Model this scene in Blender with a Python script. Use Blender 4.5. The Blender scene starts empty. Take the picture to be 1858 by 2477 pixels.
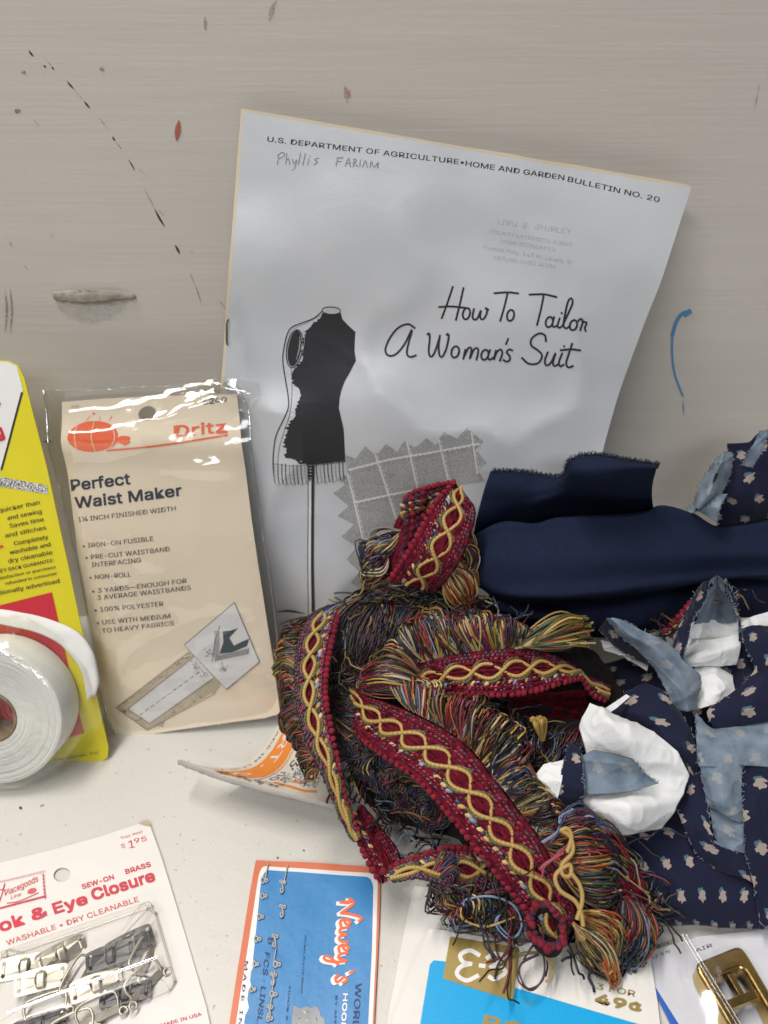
import bpy, bmesh, math, random
import numpy as np
from mathutils import Vector, noise as mnoise
random.seed(7); RNG = np.random.default_rng(7)
S = bpy.context.scene
COL = S.collection

# ------------------------------------------------------------------ camera, lamps, exposure
CAM_H, CAM_D, PITCH, FPX = 0.31, 0.36, math.radians(33), 1863.0
cam = bpy.data.cameras.new('camera'); camo = bpy.data.objects.new('camera', cam); COL.objects.link(camo)
camo.location = (0, -CAM_D, CAM_H); camo.rotation_euler = (math.pi/2-PITCH, 0, 0)
cam.sensor_fit = 'HORIZONTAL'; cam.sensor_width = 36; cam.lens = 36*FPX/1858
cam.clip_start = 0.01; cam.clip_end = 50
cam.dof.use_dof = True; cam.dof.focus_distance = 0.315; cam.dof.aperture_fstop = 13
S.camera = camo
w = bpy.data.worlds.new('World'); S.world = w; w.use_nodes = True
bg = w.node_tree.nodes['Background']; bg.inputs[1].default_value = 0.10
_tc = w.node_tree.nodes.new('ShaderNodeTexCoord'); _sx = w.node_tree.nodes.new('ShaderNodeSeparateXYZ'); _mr = w.node_tree.nodes.new('ShaderNodeMapRange'); _cr = w.node_tree.nodes.new('ShaderNodeValToRGB')
_mr.inputs[1].default_value = -1; _mr.inputs[2].default_value = 1; _e = _cr.color_ramp.elements; _e.new(.5); _e.new(.62)
for _i, (_p, _c) in enumerate(((.34, (.10, .09, .085)), (.44, (.22, .24, .29)), (.56, (.95, 1.02, 1.15)), (.8, (.80, .80, .80)))): _e[_i].position = _p; _e[_i].color = _c+(1,)
w.node_tree.links.new(_tc.outputs['Generated'], _sx.inputs[0]); w.node_tree.links.new(_sx.outputs[2], _mr.inputs[0]); w.node_tree.links.new(_mr.outputs[0], _cr.inputs[0]); w.node_tree.links.new(_cr.outputs[0], bg.inputs[0])
def area(name, loc, aim, sx, sy, power, col):
    l = bpy.data.lights.new(name, 'AREA'); l.shape = 'RECTANGLE'; l.size = sx; l.size_y = sy; l.energy = power; l.color = col
    o = bpy.data.objects.new(name, l); COL.objects.link(o); o.location = loc
    o.rotation_euler = (Vector(aim)-Vector(loc)).to_track_quat('-Z', 'Y').to_euler(); return o
area('ceiling_lamp', (-0.40, 0.02, 1.55), (0.0, -0.1, 0), 1.2, 0.16, 24, (1, 0.94, 0.87))
area('ceiling_lamp', (-0.75, -1.15, 1.60), (0.0, -0.05, 0.1), 1.0, 0.25, 15, (1, 0.96, 0.92))
area('ceiling_lamp', (0.25, -2.5, 1.65), (0.0, -0.05, 0.1), 1.3, 0.4, 17, (0.93, 0.97, 1.0))
S.view_settings.view_transform = 'Standard'; S.view_settings.look = 'None'
S.view_settings.exposure = 0; S.view_settings.gamma = 1
try: S.cycles.max_bounces = 10; S.cycles.transparent_max_bounces = 24; S.cycles.caustics_reflective = False; S.cycles.caustics_refractive = False
except Exception: pass

# ------------------------------------------------------------------ geometry of the place
FWD = Vector((0, math.cos(PITCH), -math.sin(PITCH))); UPV = Vector((0, math.sin(PITCH), math.cos(PITCH))); RGT = Vector((1, 0, 0))
CAMP = Vector((0, -CAM_D, CAM_H))
def ray(px, py): return FWD + RGT*((px-929)/FPX) - UPV*((py-1238.5)/FPX)
def PZ(px, py, z):
    d = ray(px, py); return CAMP + d*((z-CAM_H)/d.z)
HZ = ([900,1000,1100,1300,1500,1700,1900,2100,2250,2400,2600], [.172,.156,.137,.104,.071,.0535,.0385,.021,.009,.004,.003])
def H(px, py, dz=0.0): return PZ(px, py, max(0.0015, float(np.interp(py, *HZ))+dz))

class Plane:
    """a flat or gently buckled sheet: local axes ex, ey and a height function along its normal"""
    def __init__(s, O, ex, ey, disp=None):
        s.O, s.ex, s.ey = Vector(O), Vector(ex).normalized(), Vector(ey).normalized(); s.n = s.ex.cross(s.ey); s.disp = disp
    def to2(s, px, py):
        d = ray(px, py); t = (s.O-CAMP).dot(s.n)/d.dot(s.n); p = CAMP+d*t-s.O
        return (p.dot(s.ex), p.dot(s.ey))
    def at(s, a, b, off=0.0):
        h = off + (s.disp(a, b) if s.disp else 0)
        return s.O + s.ex*a + s.ey*b + s.n*h

# ------------------------------------------------------------------ objects
def tag(o, label=None, cat=None, group=None, kind=None):
    if label: o['label'] = label
    if cat: o['category'] = cat
    if group: o['group'] = group
    if kind: o['kind'] = kind
    return o
def empty(name, loc, label, cat, group=None):
    o = bpy.data.objects.new(name, None); COL.objects.link(o); o.location = loc; o.empty_display_size = .01
    return tag(o, label, cat, group)
def link(name, me, parent=None):
    o = bpy.data.objects.new(name, me); COL.objects.link(o)
    if parent is not None:
        o.parent = parent
        m = parent.matrix_basis.copy(); q = parent.parent
        while q is not None: m = q.matrix_basis @ m; q = q.parent
        # meshes are written in world coordinates; keep them there
        if parent.type == 'EMPTY': o.matrix_parent_inverse = m.inverted()
    return o
def mesh(name, verts, faces, mats, parent=None, fmat=None, smooth=False, uv=None, vcol=None):
    me = bpy.data.meshes.new(name)
    me.from_pydata([tuple(v) for v in verts] if not isinstance(verts, np.ndarray) else verts.tolist(), [], faces if not isinstance(faces, np.ndarray) else faces.tolist())
    for m in mats: me.materials.append(m)
    n = len(me.polygons)
    if fmat is not None: me.polygons.foreach_set('material_index', np.asarray(fmat, dtype=np.int32))
    if smooth: me.polygons.foreach_set('use_smooth', np.ones(n, dtype=bool))
    if uv is not None:
        l = me.uv_layers.new(name='UVMap'); vi = np.empty(len(me.loops), dtype=np.int32); me.loops.foreach_get('vertex_index', vi)
        l.data.foreach_set('uv', np.asarray(uv, dtype=np.float32)[vi].ravel())
    if vcol is not None:
        a = me.color_attributes.new('thread_colour', 'FLOAT_COLOR', 'POINT')
        c = np.ones((len(me.vertices), 4), dtype=np.float32); c[:, :3] = vcol; a.data.foreach_set('color', c.ravel())
    me.update()
    return link(name, me, parent)

# ------------------------------------------------------------------ materials
class NT:
    def __init__(s, name):
        s.m = bpy.data.materials.new(name); s.m.use_nodes = True; s.t = s.m.node_tree; s.b = s.t.nodes['Principled BSDF']; s.out = s.t.nodes['Material Output']
    def n(s, typ, ins=None, **kw):
        nd = s.t.nodes.new('ShaderNode'+typ)
        for k, v in kw.items(): setattr(nd, k, v)
        for k, v in (ins or {}).items():
            if hasattr(v, 'is_output'): s.t.links.new(v, nd.inputs[k])
            else: nd.inputs[k].default_value = v
        return nd
    def math(s, op, a, b=0.0, c=0.0, clamp=False): return s.n('Math', {0: a, 1: b, 2: c}, operation=op, use_clamp=clamp).outputs[0]
    def mix(s, f, a, b, typ='MIX'):
        nd = s.n('Mix', data_type='RGBA', blend_type=typ)
        for i, v in ((0, f), (6, a), (7, b)):
            if hasattr(v, 'is_output'): s.t.links.new(v, nd.inputs[i])
            else: nd.inputs[i].default_value = v if i == 0 else (tuple(v)+(1,) if len(v) == 3 else v)
        return nd.outputs[2]
    def ramp(s, f, stops):
        nd = s.n('ValToRGB', {0: f}); e = nd.color_ramp.elements
        while len(e) < len(stops): e.new(.5)
        for el, (p, c) in zip(e, stops): el.position = p; el.color = (c, c, c, 1) if not hasattr(c, '__len__') else tuple(c)+(1,)
        return nd.outputs[0]
    def tex(s, kind='Object', scale=(1, 1, 1), rot=(0, 0, 0)):
        c = s.n('TexCoord').outputs[kind]; return s.n('Mapping', {0: c, 'Scale': scale, 'Rotation': rot}).outputs[0]
    def noise(s, vec, scale, detail=3, rough=.5, dist=0): return s.n('TexNoise', {'Vector': vec, 'Scale': scale, 'Detail': detail, 'Roughness': rough, 'Distortion': dist}).outputs[0]
    def bump(s, h, strength, dist=.001):
        nd = s.n('Bump', {'Height': h, 'Strength': strength, 'Distance': dist}); s.t.links.new(nd.outputs[0], s.b.inputs['Normal']); return nd
    def set(s, **kw):
        names = dict(col='Base Color', rough='Roughness', spec='Specular IOR Level', metal='Metallic', sheen='Sheen Weight', coat='Coat Weight', coatr='Coat Roughness', sheenr='Sheen Roughness', sub='Subsurface Weight')
        for k, v in kw.items():
            i = s.b.inputs[names[k]]
            if hasattr(v, 'is_output'): s.t.links.new(v, i)
            else: i.default_value = tuple(v)+(1,) if hasattr(v, '__len__') and len(v) == 3 else v
        return s
def paper(name, col, rough=.55, spec=.4, var=.05, bumps=.15, coat=0.0):
    t = NT(name); v = t.tex(); nz = t.noise(v, 90, 4); n2 = t.noise(v, 2500, 2)
    c2 = tuple(x*(1-var*2.2) for x in col)
    t.set(col=t.mix(t.math('MULTIPLY', nz, 1.0), c2, col), rough=rough, spec=spec, coat=coat, coatr=.15)
    t.bump(n2, bumps, .0002); return t.m
def ink(name, col, rough=.5, worn=0.0):
    t = NT(name); v = t.tex(); nz = t.noise(v, 1400, 3)
    c = t.mix(t.math('MULTIPLY', nz, .5), col, tuple(min(1, x*1.5+.02) for x in col)); t.set(col=c, rough=rough, spec=.4)
    if worn:
        f = t.math('GREATER_THAN', t.noise(v, 2600, 3), worn)
        tr = t.n('BsdfTransparent'); mx = t.n('MixShader', {0: f, 1: tr.outputs[0], 2: t.b.outputs[0]}); t.t.links.new(mx.outputs[0], t.out.inputs[0])
    return t.m
def film(name, gloss=.045, rough=.05, tint=(.985, .985, .98), sc=60, bs=.35):
    t = NT(name); v = t.tex(); h = t.noise(v, sc, 4, .55, .6); bp = t.bump(h, bs, .002)
    lw = t.n('LayerWeight', {'Blend': .5, 'Normal': bp.outputs[0]}).outputs['Facing']; fr = t.math('MULTIPLY_ADD', t.math('POWER', lw, 4.5), .75, .035)
    g = t.n('BsdfGlossy', {'Color': (1, 1, 1, 1), 'Roughness': rough, 'Normal': bp.outputs[0]})
    tr = t.n('BsdfTransparent', {'Color': tint+(1,)})
    mx = t.n('MixShader', {0: t.math('ADD', fr, gloss, clamp=True), 1: tr.outputs[0], 2: g.outputs[0]})
    t.t.links.new(mx.outputs[0], t.out.inputs[0]); return t.m
def metal(name, col, rough=.25):
    t = NT(name); nz = t.noise(t.tex(), 300, 3); t.set(col=col, metal=1.0, rough=t.math('MULTIPLY_ADD', nz, .25, rough-.1)); return t.m
def threads(name, rough=.38, sheen=.2, sc=2600):
    t = NT(name); a = t.n('VertexColor', layer_name='thread_colour').outputs[0]; nz = t.noise(t.tex(), sc, 2)
    t.set(col=t.mix(nz, (.45, .45, .45), (1.35, 1.35, 1.35), 'MIX'), rough=rough, spec=.5, sheen=sheen)
    m = t.mix(1.0, a, t.mix(nz, (.5, .5, .5), (1.3, 1.3, 1.3)), 'MULTIPLY'); t.set(col=m); t.bump(nz, .4, .0003); return t.m

# ------------------------------------------------------------------ curve and patch helpers
def cr(pts, n):
    """Catmull-Rom through points, n samples evenly spaced in arc length"""
    p = np.array([tuple(q) for q in pts], dtype=float)
    if len(p) == 2: t = np.linspace(0, 1, n)[:, None]; return p[0]*(1-t)+p[1]*t
    q = np.vstack([2*p[0]-p[1], p, 2*p[-1]-p[-2]]); out = []
    for i in range(1, len(q)-2):
        for t in np.linspace(0, 1, 24, endpoint=False):
            a, b, c, d = q[i-1], q[i], q[i+1], q[i+2]
            out.append(.5*((2*b)+(-a+c)*t+(2*a-5*b+4*c-d)*t*t+(-a+3*b-3*c+d)*t**3))
    out.append(p[-1]); out = np.array(out); s = np.concatenate([[0], np.cumsum(np.linalg.norm(np.diff(out, axis=0), axis=1))])
    u = np.linspace(0, s[-1], n); return np.stack([np.interp(u, s, out[:, k]) for k in range(out.shape[1])], axis=1)
def grid_patch(rows, nu, nv):
    A = np.array([cr(r, nu) for r in rows])           # (rows, nu, 3)
    return np.stack([cr(A[:, j], nv) for j in range(nu)], axis=1)   # (nv, nu, 3)
def grid_normals(G):
    du = np.gradient(G, axis=1); dv = np.gradient(G, axis=0); n = np.cross(du, dv); return n/(np.linalg.norm(n, axis=2, keepdims=True)+1e-12)
def wrinkle(G, amp, scale, seed=0, amp2=0, scale2=1):
    N = grid_normals(G); out = G.copy()
    for i in range(G.shape[0]):
        for j in range(G.shape[1]):
            p = Vector(G[i, j]); d = amp*mnoise.noise(p*scale+Vector((seed, seed*1.7, 0)))
            if amp2: d += amp2*mnoise.noise(p*scale2+Vector((0, seed*3.1, seed)))
            out[i, j] += N[i, j]*d
    return out
def grid_mesh(name, G, mats, parent=None, thick=0, flip=False, smooth=True, uvs=(1, 1)):
    nv, nu = G.shape[:2]; idx = np.arange(nv*nu).reshape(nv, nu)
    f = np.stack([idx[:-1, :-1], idx[:-1, 1:], idx[1:, 1:], idx[1:, :-1]], axis=-1).reshape(-1, 4)
    if flip: f = f[:, ::-1]
    du = np.linalg.norm(np.diff(G, axis=1), axis=2).mean(0); dv = np.linalg.norm(np.diff(G, axis=0), axis=2).mean(1)
    U, V = np.meshgrid(np.concatenate([[0], np.cumsum(du)]), np.concatenate([[0], np.cumsum(dv)]))
    o = mesh(name, G.reshape(-1, 3), f, mats, parent, smooth=smooth, uv=np.stack([U.ravel()*uvs[0], V.ravel()*uvs[1]], axis=1))
    if thick:
        m = o.modifiers.new('thickness', 'SOLIDIFY'); m.thickness = thick; m.offset = -1
        if len(mats) > 1: m.material_offset = 1; m.material_offset_rim = 1
    return o
class Tubes:
    """many thin round strands in one mesh, each with its own colour"""
    def __init__(s): s.v, s.f, s.c, s.k = [], [], [], 0
    def add(s, path, r, col, sides=5, taper=None):
        p = np.asarray(path, dtype=float); n = len(p)
        t = np.gradient(p, axis=0); t /= np.linalg.norm(t, axis=1, keepdims=True)+1e-12
        ref = np.array([.31, .2, .93]); a = np.cross(t, ref); l = np.linalg.norm(a, axis=1, keepdims=True)
        a = np.where(l < .15, np.cross(t, np.array([1., 0, 0])), a); a /= np.linalg.norm(a, axis=1, keepdims=True)+1e-12; b = np.cross(t, a)
        th = np.linspace(0, 2*np.pi, sides, endpoint=False)
        rr = np.full(n, r) if taper is None else r*np.asarray(taper)
        ring = p[:, None]+rr[:, None, None]*(np.cos(th)[None, :, None]*a[:, None]+np.sin(th)[None, :, None]*b[:, None])
        s.v.append(ring.reshape(-1, 3)); i = np.arange(n*sides).reshape(n, sides)+s.k; j = np.roll(i, -1, axis=1)
        s.f.append(np.stack([i[:-1], j[:-1], j[1:], i[1:]], axis=-1).reshape(-1, 4)); s.k += n*sides
        c = np.asarray(col, dtype=float); s.c.append(np.tile(c, (n*sides, 1)) if c.ndim == 1 else np.repeat(c, sides, axis=0))
    def ball(s, c, r, col, ax=None, stretch=1.0):
        ax = np.array([0, 0, 1.]) if ax is None else ax/(np.linalg.norm(ax)+1e-12)
        t = np.linspace(-1, 1, 7); s.add(np.asarray(c)+np.outer(t*r*stretch, ax), r, col, 7, np.sqrt(np.clip(1-t*t, .02, 1)))
    def build(s, name, mat, parent=None):
        return mesh(name, np.concatenate(s.v), np.concatenate(s.f), [mat], parent, smooth=True, vcol=np.concatenate(s.c))

# ------------------------------------------------------------------ printing on sheets
def fillet(pts, r, n=5):
    out = []
    for i, p in enumerate(pts):
        a, b, c = Vector(pts[i-1]), Vector(p), Vector(pts[(i+1) % len(pts)])
        u, v = (a-b), (c-b); rr = min(r if not hasattr(r, '__len__') else r[i], u.length*.45, v.length*.45); u.normalize(); v.normalize()
        p0, p1 = b+u*rr, b+v*rr
        for t in np.linspace(0, 1, n): out.append(tuple((p0*(1-t)+b*t)*(1-t)+(b*(1-t)+p1*t)*t))
    return out
def ellipse(cx, cy, rx, ry, tilt=0, n=28, a0=0, a1=360):
    k = math.radians(tilt); o = []
    for a in np.linspace(math.radians(a0), math.radians(a1), n, endpoint=(a1-a0) < 360):
        x, y = rx*math.cos(a), ry*math.sin(a); o.append((cx+x*math.cos(k)-y*math.sin(k), cy+x*math.sin(k)+y*math.cos(k)))
    return o
_glyphs = {}
try:
    import os
    SANS = bpy.data.fonts.load(os.path.join(bpy.utils.resource_path('LOCAL'), 'datafiles', 'fonts', 'Inter.woff2'))
except Exception: SANS = None
def glyphs(body, shear=0.0, sp=1.0):
    k = (body, shear, sp)
    if k not in _glyphs:
        c = bpy.data.curves.new('lettering', 'FONT'); c.body = body; c.size = 1; c.shear = shear; c.space_character = sp; c.resolution_u = 3; c.fill_mode = 'FRONT'
        if SANS: c.font = SANS
        o = bpy.data.objects.new('lettering', c); COL.objects.link(o); dg = bpy.context.evaluated_depsgraph_get(); me = o.evaluated_get(dg).to_mesh()
        v = [(q.co.x, q.co.y) for q in me.vertices]; f = [tuple(p.vertices) for p in me.polygons]
        o.evaluated_get(dg).to_mesh_clear(); bpy.data.objects.remove(o); bpy.data.curves.remove(c)
        x0 = min(q[0] for q in v); x1 = max(q[0] for q in v); _glyphs[k] = ([((a-x0)/(x1-x0), b/.727) for a, b in v], f)
    return _glyphs[k]
class Print:
    """shapes printed on a Plane; coordinates are pixels of the photograph carried on to the sheet"""
    step = .00004
    def __init__(s, plane, k=(0, 0, 1), base=.00006, cell=0.0):
        s.pl, s.k, s.off, s.cell = plane, k, base, cell; s.bm = bmesh.new(); s.mats = []
    def px(s, p): return (s.k[0]+p[0]*s.k[2], s.k[1]+p[1]*s.k[2])
    def to2(s, p): return s.pl.to2(*s.px(p))
    def mi(s, m):
        if m not in s.mats: s.mats.append(m)
        return s.mats.index(m)
    def raw(s, verts, faces, m):
        s.off += .000005; i = s.mi(m); bm = bmesh.new(); vs = [bm.verts.new((a, b, 0)) for a, b in verts]
        for f in faces:
            try: bm.faces.new([vs[j] for j in f])
            except ValueError: pass
        if s.cell:
            bmesh.ops.triangulate(bm, faces=bm.faces[:])
            xs = [v.co.x for v in bm.verts]; ys = [v.co.y for v in bm.verts]
            for ax, lo, hi in ((0, min(xs), max(xs)), (1, min(ys), max(ys))):
                c = math.ceil(lo/s.cell)*s.cell
                while c < hi:
                    bmesh.ops.bisect_plane(bm, geom=bm.verts[:]+bm.edges[:]+bm.faces[:], dist=1e-7, plane_co=(c, 0, 0) if ax == 0 else (0, c, 0), plane_no=(1, 0, 0) if ax == 0 else (0, 1, 0)); c += s.cell
        mp = {}
        for v in bm.verts: mp[v] = s.bm.verts.new(s.pl.at(v.co.x, v.co.y, s.off))
        for f in bm.faces:
            if f.normal.z < 0: f.normal_flip()
            try: g = s.bm.faces.new([mp[v] for v in f.verts]); g.material_index = i
            except ValueError: pass
        bm.free()
    def poly(s, pts, m, r=0):
        s.off += s.step
        q = [s.to2(p) for p in (fillet(pts, r) if r else pts)]
        bm = bmesh.new(); vs = [bm.verts.new((a, b, 0)) for a, b in q]; bm.faces.new(vs); bmesh.ops.triangulate(bm, faces=bm.faces[:])
        bm.verts.index_update(); vv = [(v.co.x, v.co.y) for v in bm.verts]; ff = [tuple(v.index for v in f.verts) for f in bm.faces]; bm.free(); s.raw(vv, ff, m)
    def stroke(s, pts, wd, m, smooth=True, closed=False, taper=False):
        p = np.array(pts, dtype=float)
        if len(p) == 2 and taper: p = p[0]+(p[1]-p[0])*np.linspace(0, 1, 9)[:, None]
        if smooth and len(p) > 2: p = cr(p if not closed else np.vstack([p, p[0]]), max(8, len(p)*4))
        t = np.gradient(p, axis=0); t /= np.linalg.norm(t, axis=1, keepdims=True)+1e-9; nn = np.stack([-t[:, 1], t[:, 0]], axis=1)*wd/2
        if taper: nn *= np.clip(np.sin(np.linspace(.15, math.pi-.15, len(p))), .25, 1)[:, None]
        else: p[0] -= t[0]*wd*.3; p[-1] += t[-1]*wd*.3
        L, R = p+nn, p-nn; n = len(p)
        v = [s.to2(q) for q in L]+[s.to2(q) for q in R]; f = [(i, i+1, n+i+1, n+i) for i in range(n-1)]; s.raw(v, f, m)
    def dashes(s, a, b, n, wd, m, duty=.6):
        a, b = np.array(a, float), np.array(b, float)
        for i in range(n): s.stroke([a+(b-a)*(i/n), a+(b-a)*((i+duty)/n)], wd, m, False)
    def text(s, body, p0, p1, cap, m, bold=0.0, shear=0.0, sp=1.0, lean=0.0):
        gv, gf = glyphs(body, shear, sp); p0, p1 = np.array(p0, float), np.array(p1, float); d = p1-p0
        u = d/np.linalg.norm(d); up = np.array([u[1], -u[0]])*cap + u*lean*cap
        k = cap*(bold+.008)*1.1; hx, hy = u*k, np.array([u[1], -u[0]])*k
        for sh in ([np.zeros(2)] if k < .25 else [hx, -hx] if k < .9 else [hx+hy, hx-hy, -hx+hy, -hx-hy]): s.raw([s.to2(p0+d*a+up*b+sh) for a, b in gv], gf, m)
    def build(s, name, parent):
        me = bpy.data.meshes.new(name); s.bm.to_mesh(me); s.bm.free()
        for m in s.mats: me.materials.append(m)
        return link(name, me, parent)
def card(name, plane, outline_px, thick, mats, parent=None, cell=0.0, hole=None, r=0, off=0.0):
    """a sheet of card of given outline (pixels carried on to the plane), with real thickness"""
    q = [plane.to2(*p) for p in outline_px]
    if r: q = fillet(q, r)
    bm = bmesh.new(); vs = [bm.verts.new((a, b, 0)) for a, b in q]
    es = [bm.edges.new((vs[i-1], vs[i])) for i in range(len(vs))]
    if hole:
        hv = [bm.verts.new(plane.to2(*p)+(0,)) for p in hole]; es += [bm.edges.new((hv[i-1], hv[i])) for i in range(len(hv))]
    bmesh.ops.triangle_fill(bm, use_beauty=True, edges=es)
    if cell:
        xs = [v.co.x for v in bm.verts]; ys = [v.co.y for v in bm.verts]
        for ax, lo, hi in ((0, min(xs), max(xs)), (1, min(ys), max(ys))):
            c = math.ceil(lo/cell)*cell
            while c < hi:
                bmesh.ops.bisect_plane(bm, geom=bm.verts[:]+bm.edges[:]+bm.faces[:], dist=1e-7, plane_co=(c, 0, 0) if ax == 0 else (0, c, 0), plane_no=(1, 0, 0) if ax == 0 else (0, 1, 0)); c += cell
    for f in bm.faces:
        if f.normal.z < 0: f.normal_flip()
    top = bm.faces[:]
    ex = bmesh.ops.extrude_face_region(bm, geom=top); low = [g for g in ex['geom'] if isinstance(g, bmesh.types.BMVert)]
    lowset = set(low)
    for v in bm.verts:
        a, b = v.co.x, v.co.y; v.co = plane.at(a, b, off+(0 if v in lowset else -thick))
    bmesh.ops.recalc_face_normals(bm, faces=bm.faces[:])
    if cell:
        bm.normal_update()
        for f in bm.faces: f.smooth = abs(f.normal.dot(plane.n)) > .7
        for e in bm.edges:
            if len(e.link_faces) == 2 and e.link_faces[0].smooth != e.link_faces[1].smooth: e.smooth = False
    me = bpy.data.meshes.new(name); bm.to_mesh(me); bm.free()
    for m in mats: me.materials.append(m)
    return link(name, me, parent)
# ================================================================== the wall and the table
def kk(ox, oy, s): return lambda pts: [(ox+x*s, oy+y*s) for x, y in pts]
def wall_mat():
    t = NT('painted_board'); v = t.tex(scale=(7, 1, 160), rot=(0, math.radians(2.5), 0)); v2 = t.tex(scale=(22, 1, 650), rot=(0, math.radians(3.5), 0)); o = t.tex()
    a = t.noise(v, 1.0, 5, .6); b = t.noise(v2, 1.0, 3); c = t.noise(o, 9, 4); d = t.noise(o, 1200, 2)
    col = t.mix(a, (.51, .477, .437), (.62, .587, .545)); col = t.mix(t.math('MULTIPLY', c, .55), col, (.50, .465, .42))
    fl = t.ramp(t.noise(t.tex(scale=(60, 1, 700), rot=(0, .9, 0)), 1, 2), [(.0, 0), (.71, 0), (.76, 1)]); col = t.mix(t.math('MULTIPLY', fl, .35), col, (.70, .68, .65))
    t.set(col=col, rough=.48, spec=.35); t.bump(t.math('ADD', t.math('MULTIPLY', a, .5), t.math('ADD', t.math('MULTIPLY', b, .6), t.math('MULTIPLY', d, .15))), .35, .0005); return t.m
def table_mat():
    t = NT('white_plastic_tabletop'); o = t.tex(); c = t.noise(o, 14, 4); s1 = t.noise(o, 420, 2, .4); s2 = t.noise(o, 900, 2, .4)
    col = t.mix(c, (.54, .53, .49), (.63, .615, .58))
    col = t.mix(t.math('MULTIPLY', t.ramp(s1, [(0, 0), (.70, 0), (.745, 1)]), .55), col, (.22, .21, .19)); col = t.mix(t.math('MULTIPLY', t.ramp(s2, [(0, 0), (.69, 0), (.74, 1)]), .4), col, (.28, .26, .24))
    t.set(col=col, rough=.42, spec=.4); t.bump(t.math('ADD', t.math('MULTIPLY', t.noise(o, 700, 3), .6), t.noise(o, 160, 2)), .22, .0008); return t.m
WP = Plane((0, 0, 0), (1, 0, 0), (0, 0, 1)); TP = Plane((0, 0, 0), (1, 0, 0), (0, 1, 0))
def slab(name, x0, x1, y0, y1, z0, z1, m):
    v = [(x, y, z) for x in (x0, x1) for y in (y0, y1) for z in (z0, z1)]
    f = [(0, 1, 3, 2), (4, 6, 7, 5), (0, 4, 5, 1), (2, 3, 7, 6), (0, 2, 6, 4), (1, 5, 7, 3)]
    return mesh(name, v, f, [m])
tab = tag(slab('tabletop', -.75, .75, -.62, .06, -.045, 0, table_mat()), 'off-white speckled plastic tabletop under all the sewing things', 'table', kind='structure')
p = Print(TP, (0, 0, 1), base=.0001); spk = ink('table_dirt', (.035, .032, .03))
for x, y, r in ((50, 1955, 3.5), (105, 1948, 1.6), (100, 1950, 1.8), (735, 2058, 2), (672, 2076, 2.2), (840, 2300, 1.5)): p.poly(ellipse(x, y, r*1.2, r, x % 180, 9), spk)
p.build('dirt_specks', tab)
wall = tag(slab('wall', -.8, .8, 0.0005, .02, 0.0005, .42, wall_mat()), 'scuffed beige painted board wall behind the table', 'wall', kind='structure')
dark = ink('scuff_black', (.05, .045, .045)); red = ink('crayon_red', (.36, .10, .06), worn=.42); pink = ink('crayon_pink', (.42, .2, .19), worn=.5); blue = ink('crayon_blue', (.06, .22, .42), worn=.36); grey = ink('scuff_grey', (.17, .155, .14), worn=.5)
p = Print(WP, (0, 0, .56), base=-.00042)
for a, b, wd in (((122, 218), (142, 245), 9), ((185, 283), (197, 293), 8), ((190, 250), (245, 315), 3), ((222, 288), (232, 300), 7), ((288, 350), (318, 385), 8), ((318, 385), (362, 437), 3), ((362, 437), (388, 468), 9), ((425, 505), (465, 560), 4), ((484, 590), (497, 610), 8), ((500, 615), (528, 650), 4), ((553, 690), (580, 738), 6), ((590, 720), (630, 765), 2), ((622, 810), (668, 905), 4), ((668, 905), (710, 980), 10), ((680, 905), (712, 935), 3), ((756, 1060), (776, 1098), 11), ((820, 1085), (832, 1098), 4), ((818, 1175), (845, 1235), 4), ((845, 1235), (870, 1318), 5), ((145, 515), (172, 550), 5), ((100, 1150), (120, 1165), 4), ((38, 1040), (52, 1075), 4), ((215, 1010), (228, 1028), 5), ((945, 1298), (972, 1330), 5)):
    p.stroke([a, ((a[0]+b[0])/2+random.uniform(-2, 2), (a[1]+b[1])/2+random.uniform(-2, 2)), b], wd, dark if wd > 5 else grey, taper=True)
p.poly(ellipse(440, 298, 11, 9), grey); p.poly(ellipse(75, 480, 14, 11), grey); p.poly(ellipse(100, 312, 9, 7), grey)
lgs = ink('scuff_light', (.30, .285, .265), worn=.5); p.stroke([(885, 70), (885, 130)], 12, lgs, taper=True); p.stroke([(1195, 0), (1175, 40), (1162, 95)], 20, lgs, taper=True)
p.stroke([(772, 520), (762, 608)], 26, red, taper=True); p.stroke([(1490, 360), (1500, 440)], 22, pink, taper=True); p.stroke([(1510, 385), (1512, 420)], 8, pink, taper=True)
for x in (20, 42): p.stroke([(x, 1250), (x+8, 1340), (x, 1440)], 9, grey, taper=True)
p.k = (929, 0, .56); p.stroke([(1325, 1348), (1290, 1355), (1262, 1395), (1246, 1450)], 15, blue); p.stroke([(1246, 1450), (1245, 1530), (1255, 1610), (1275, 1670), (1292, 1712)], 9, blue); p.stroke([(1292, 1730), (1296, 1795)], 5, blue, taper=True)
p.stroke([(1322, 1345), (1300, 1360)], 22, blue)
p.stroke([(1625, 355), (1600, 480)], 4, grey, taper=True)
p.k = (0, 850, .434); p.stroke([(240, 505), (265, 502), (290, 506)], 10, dark, taper=True)
p.build('wall_scuffs', wall)
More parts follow.
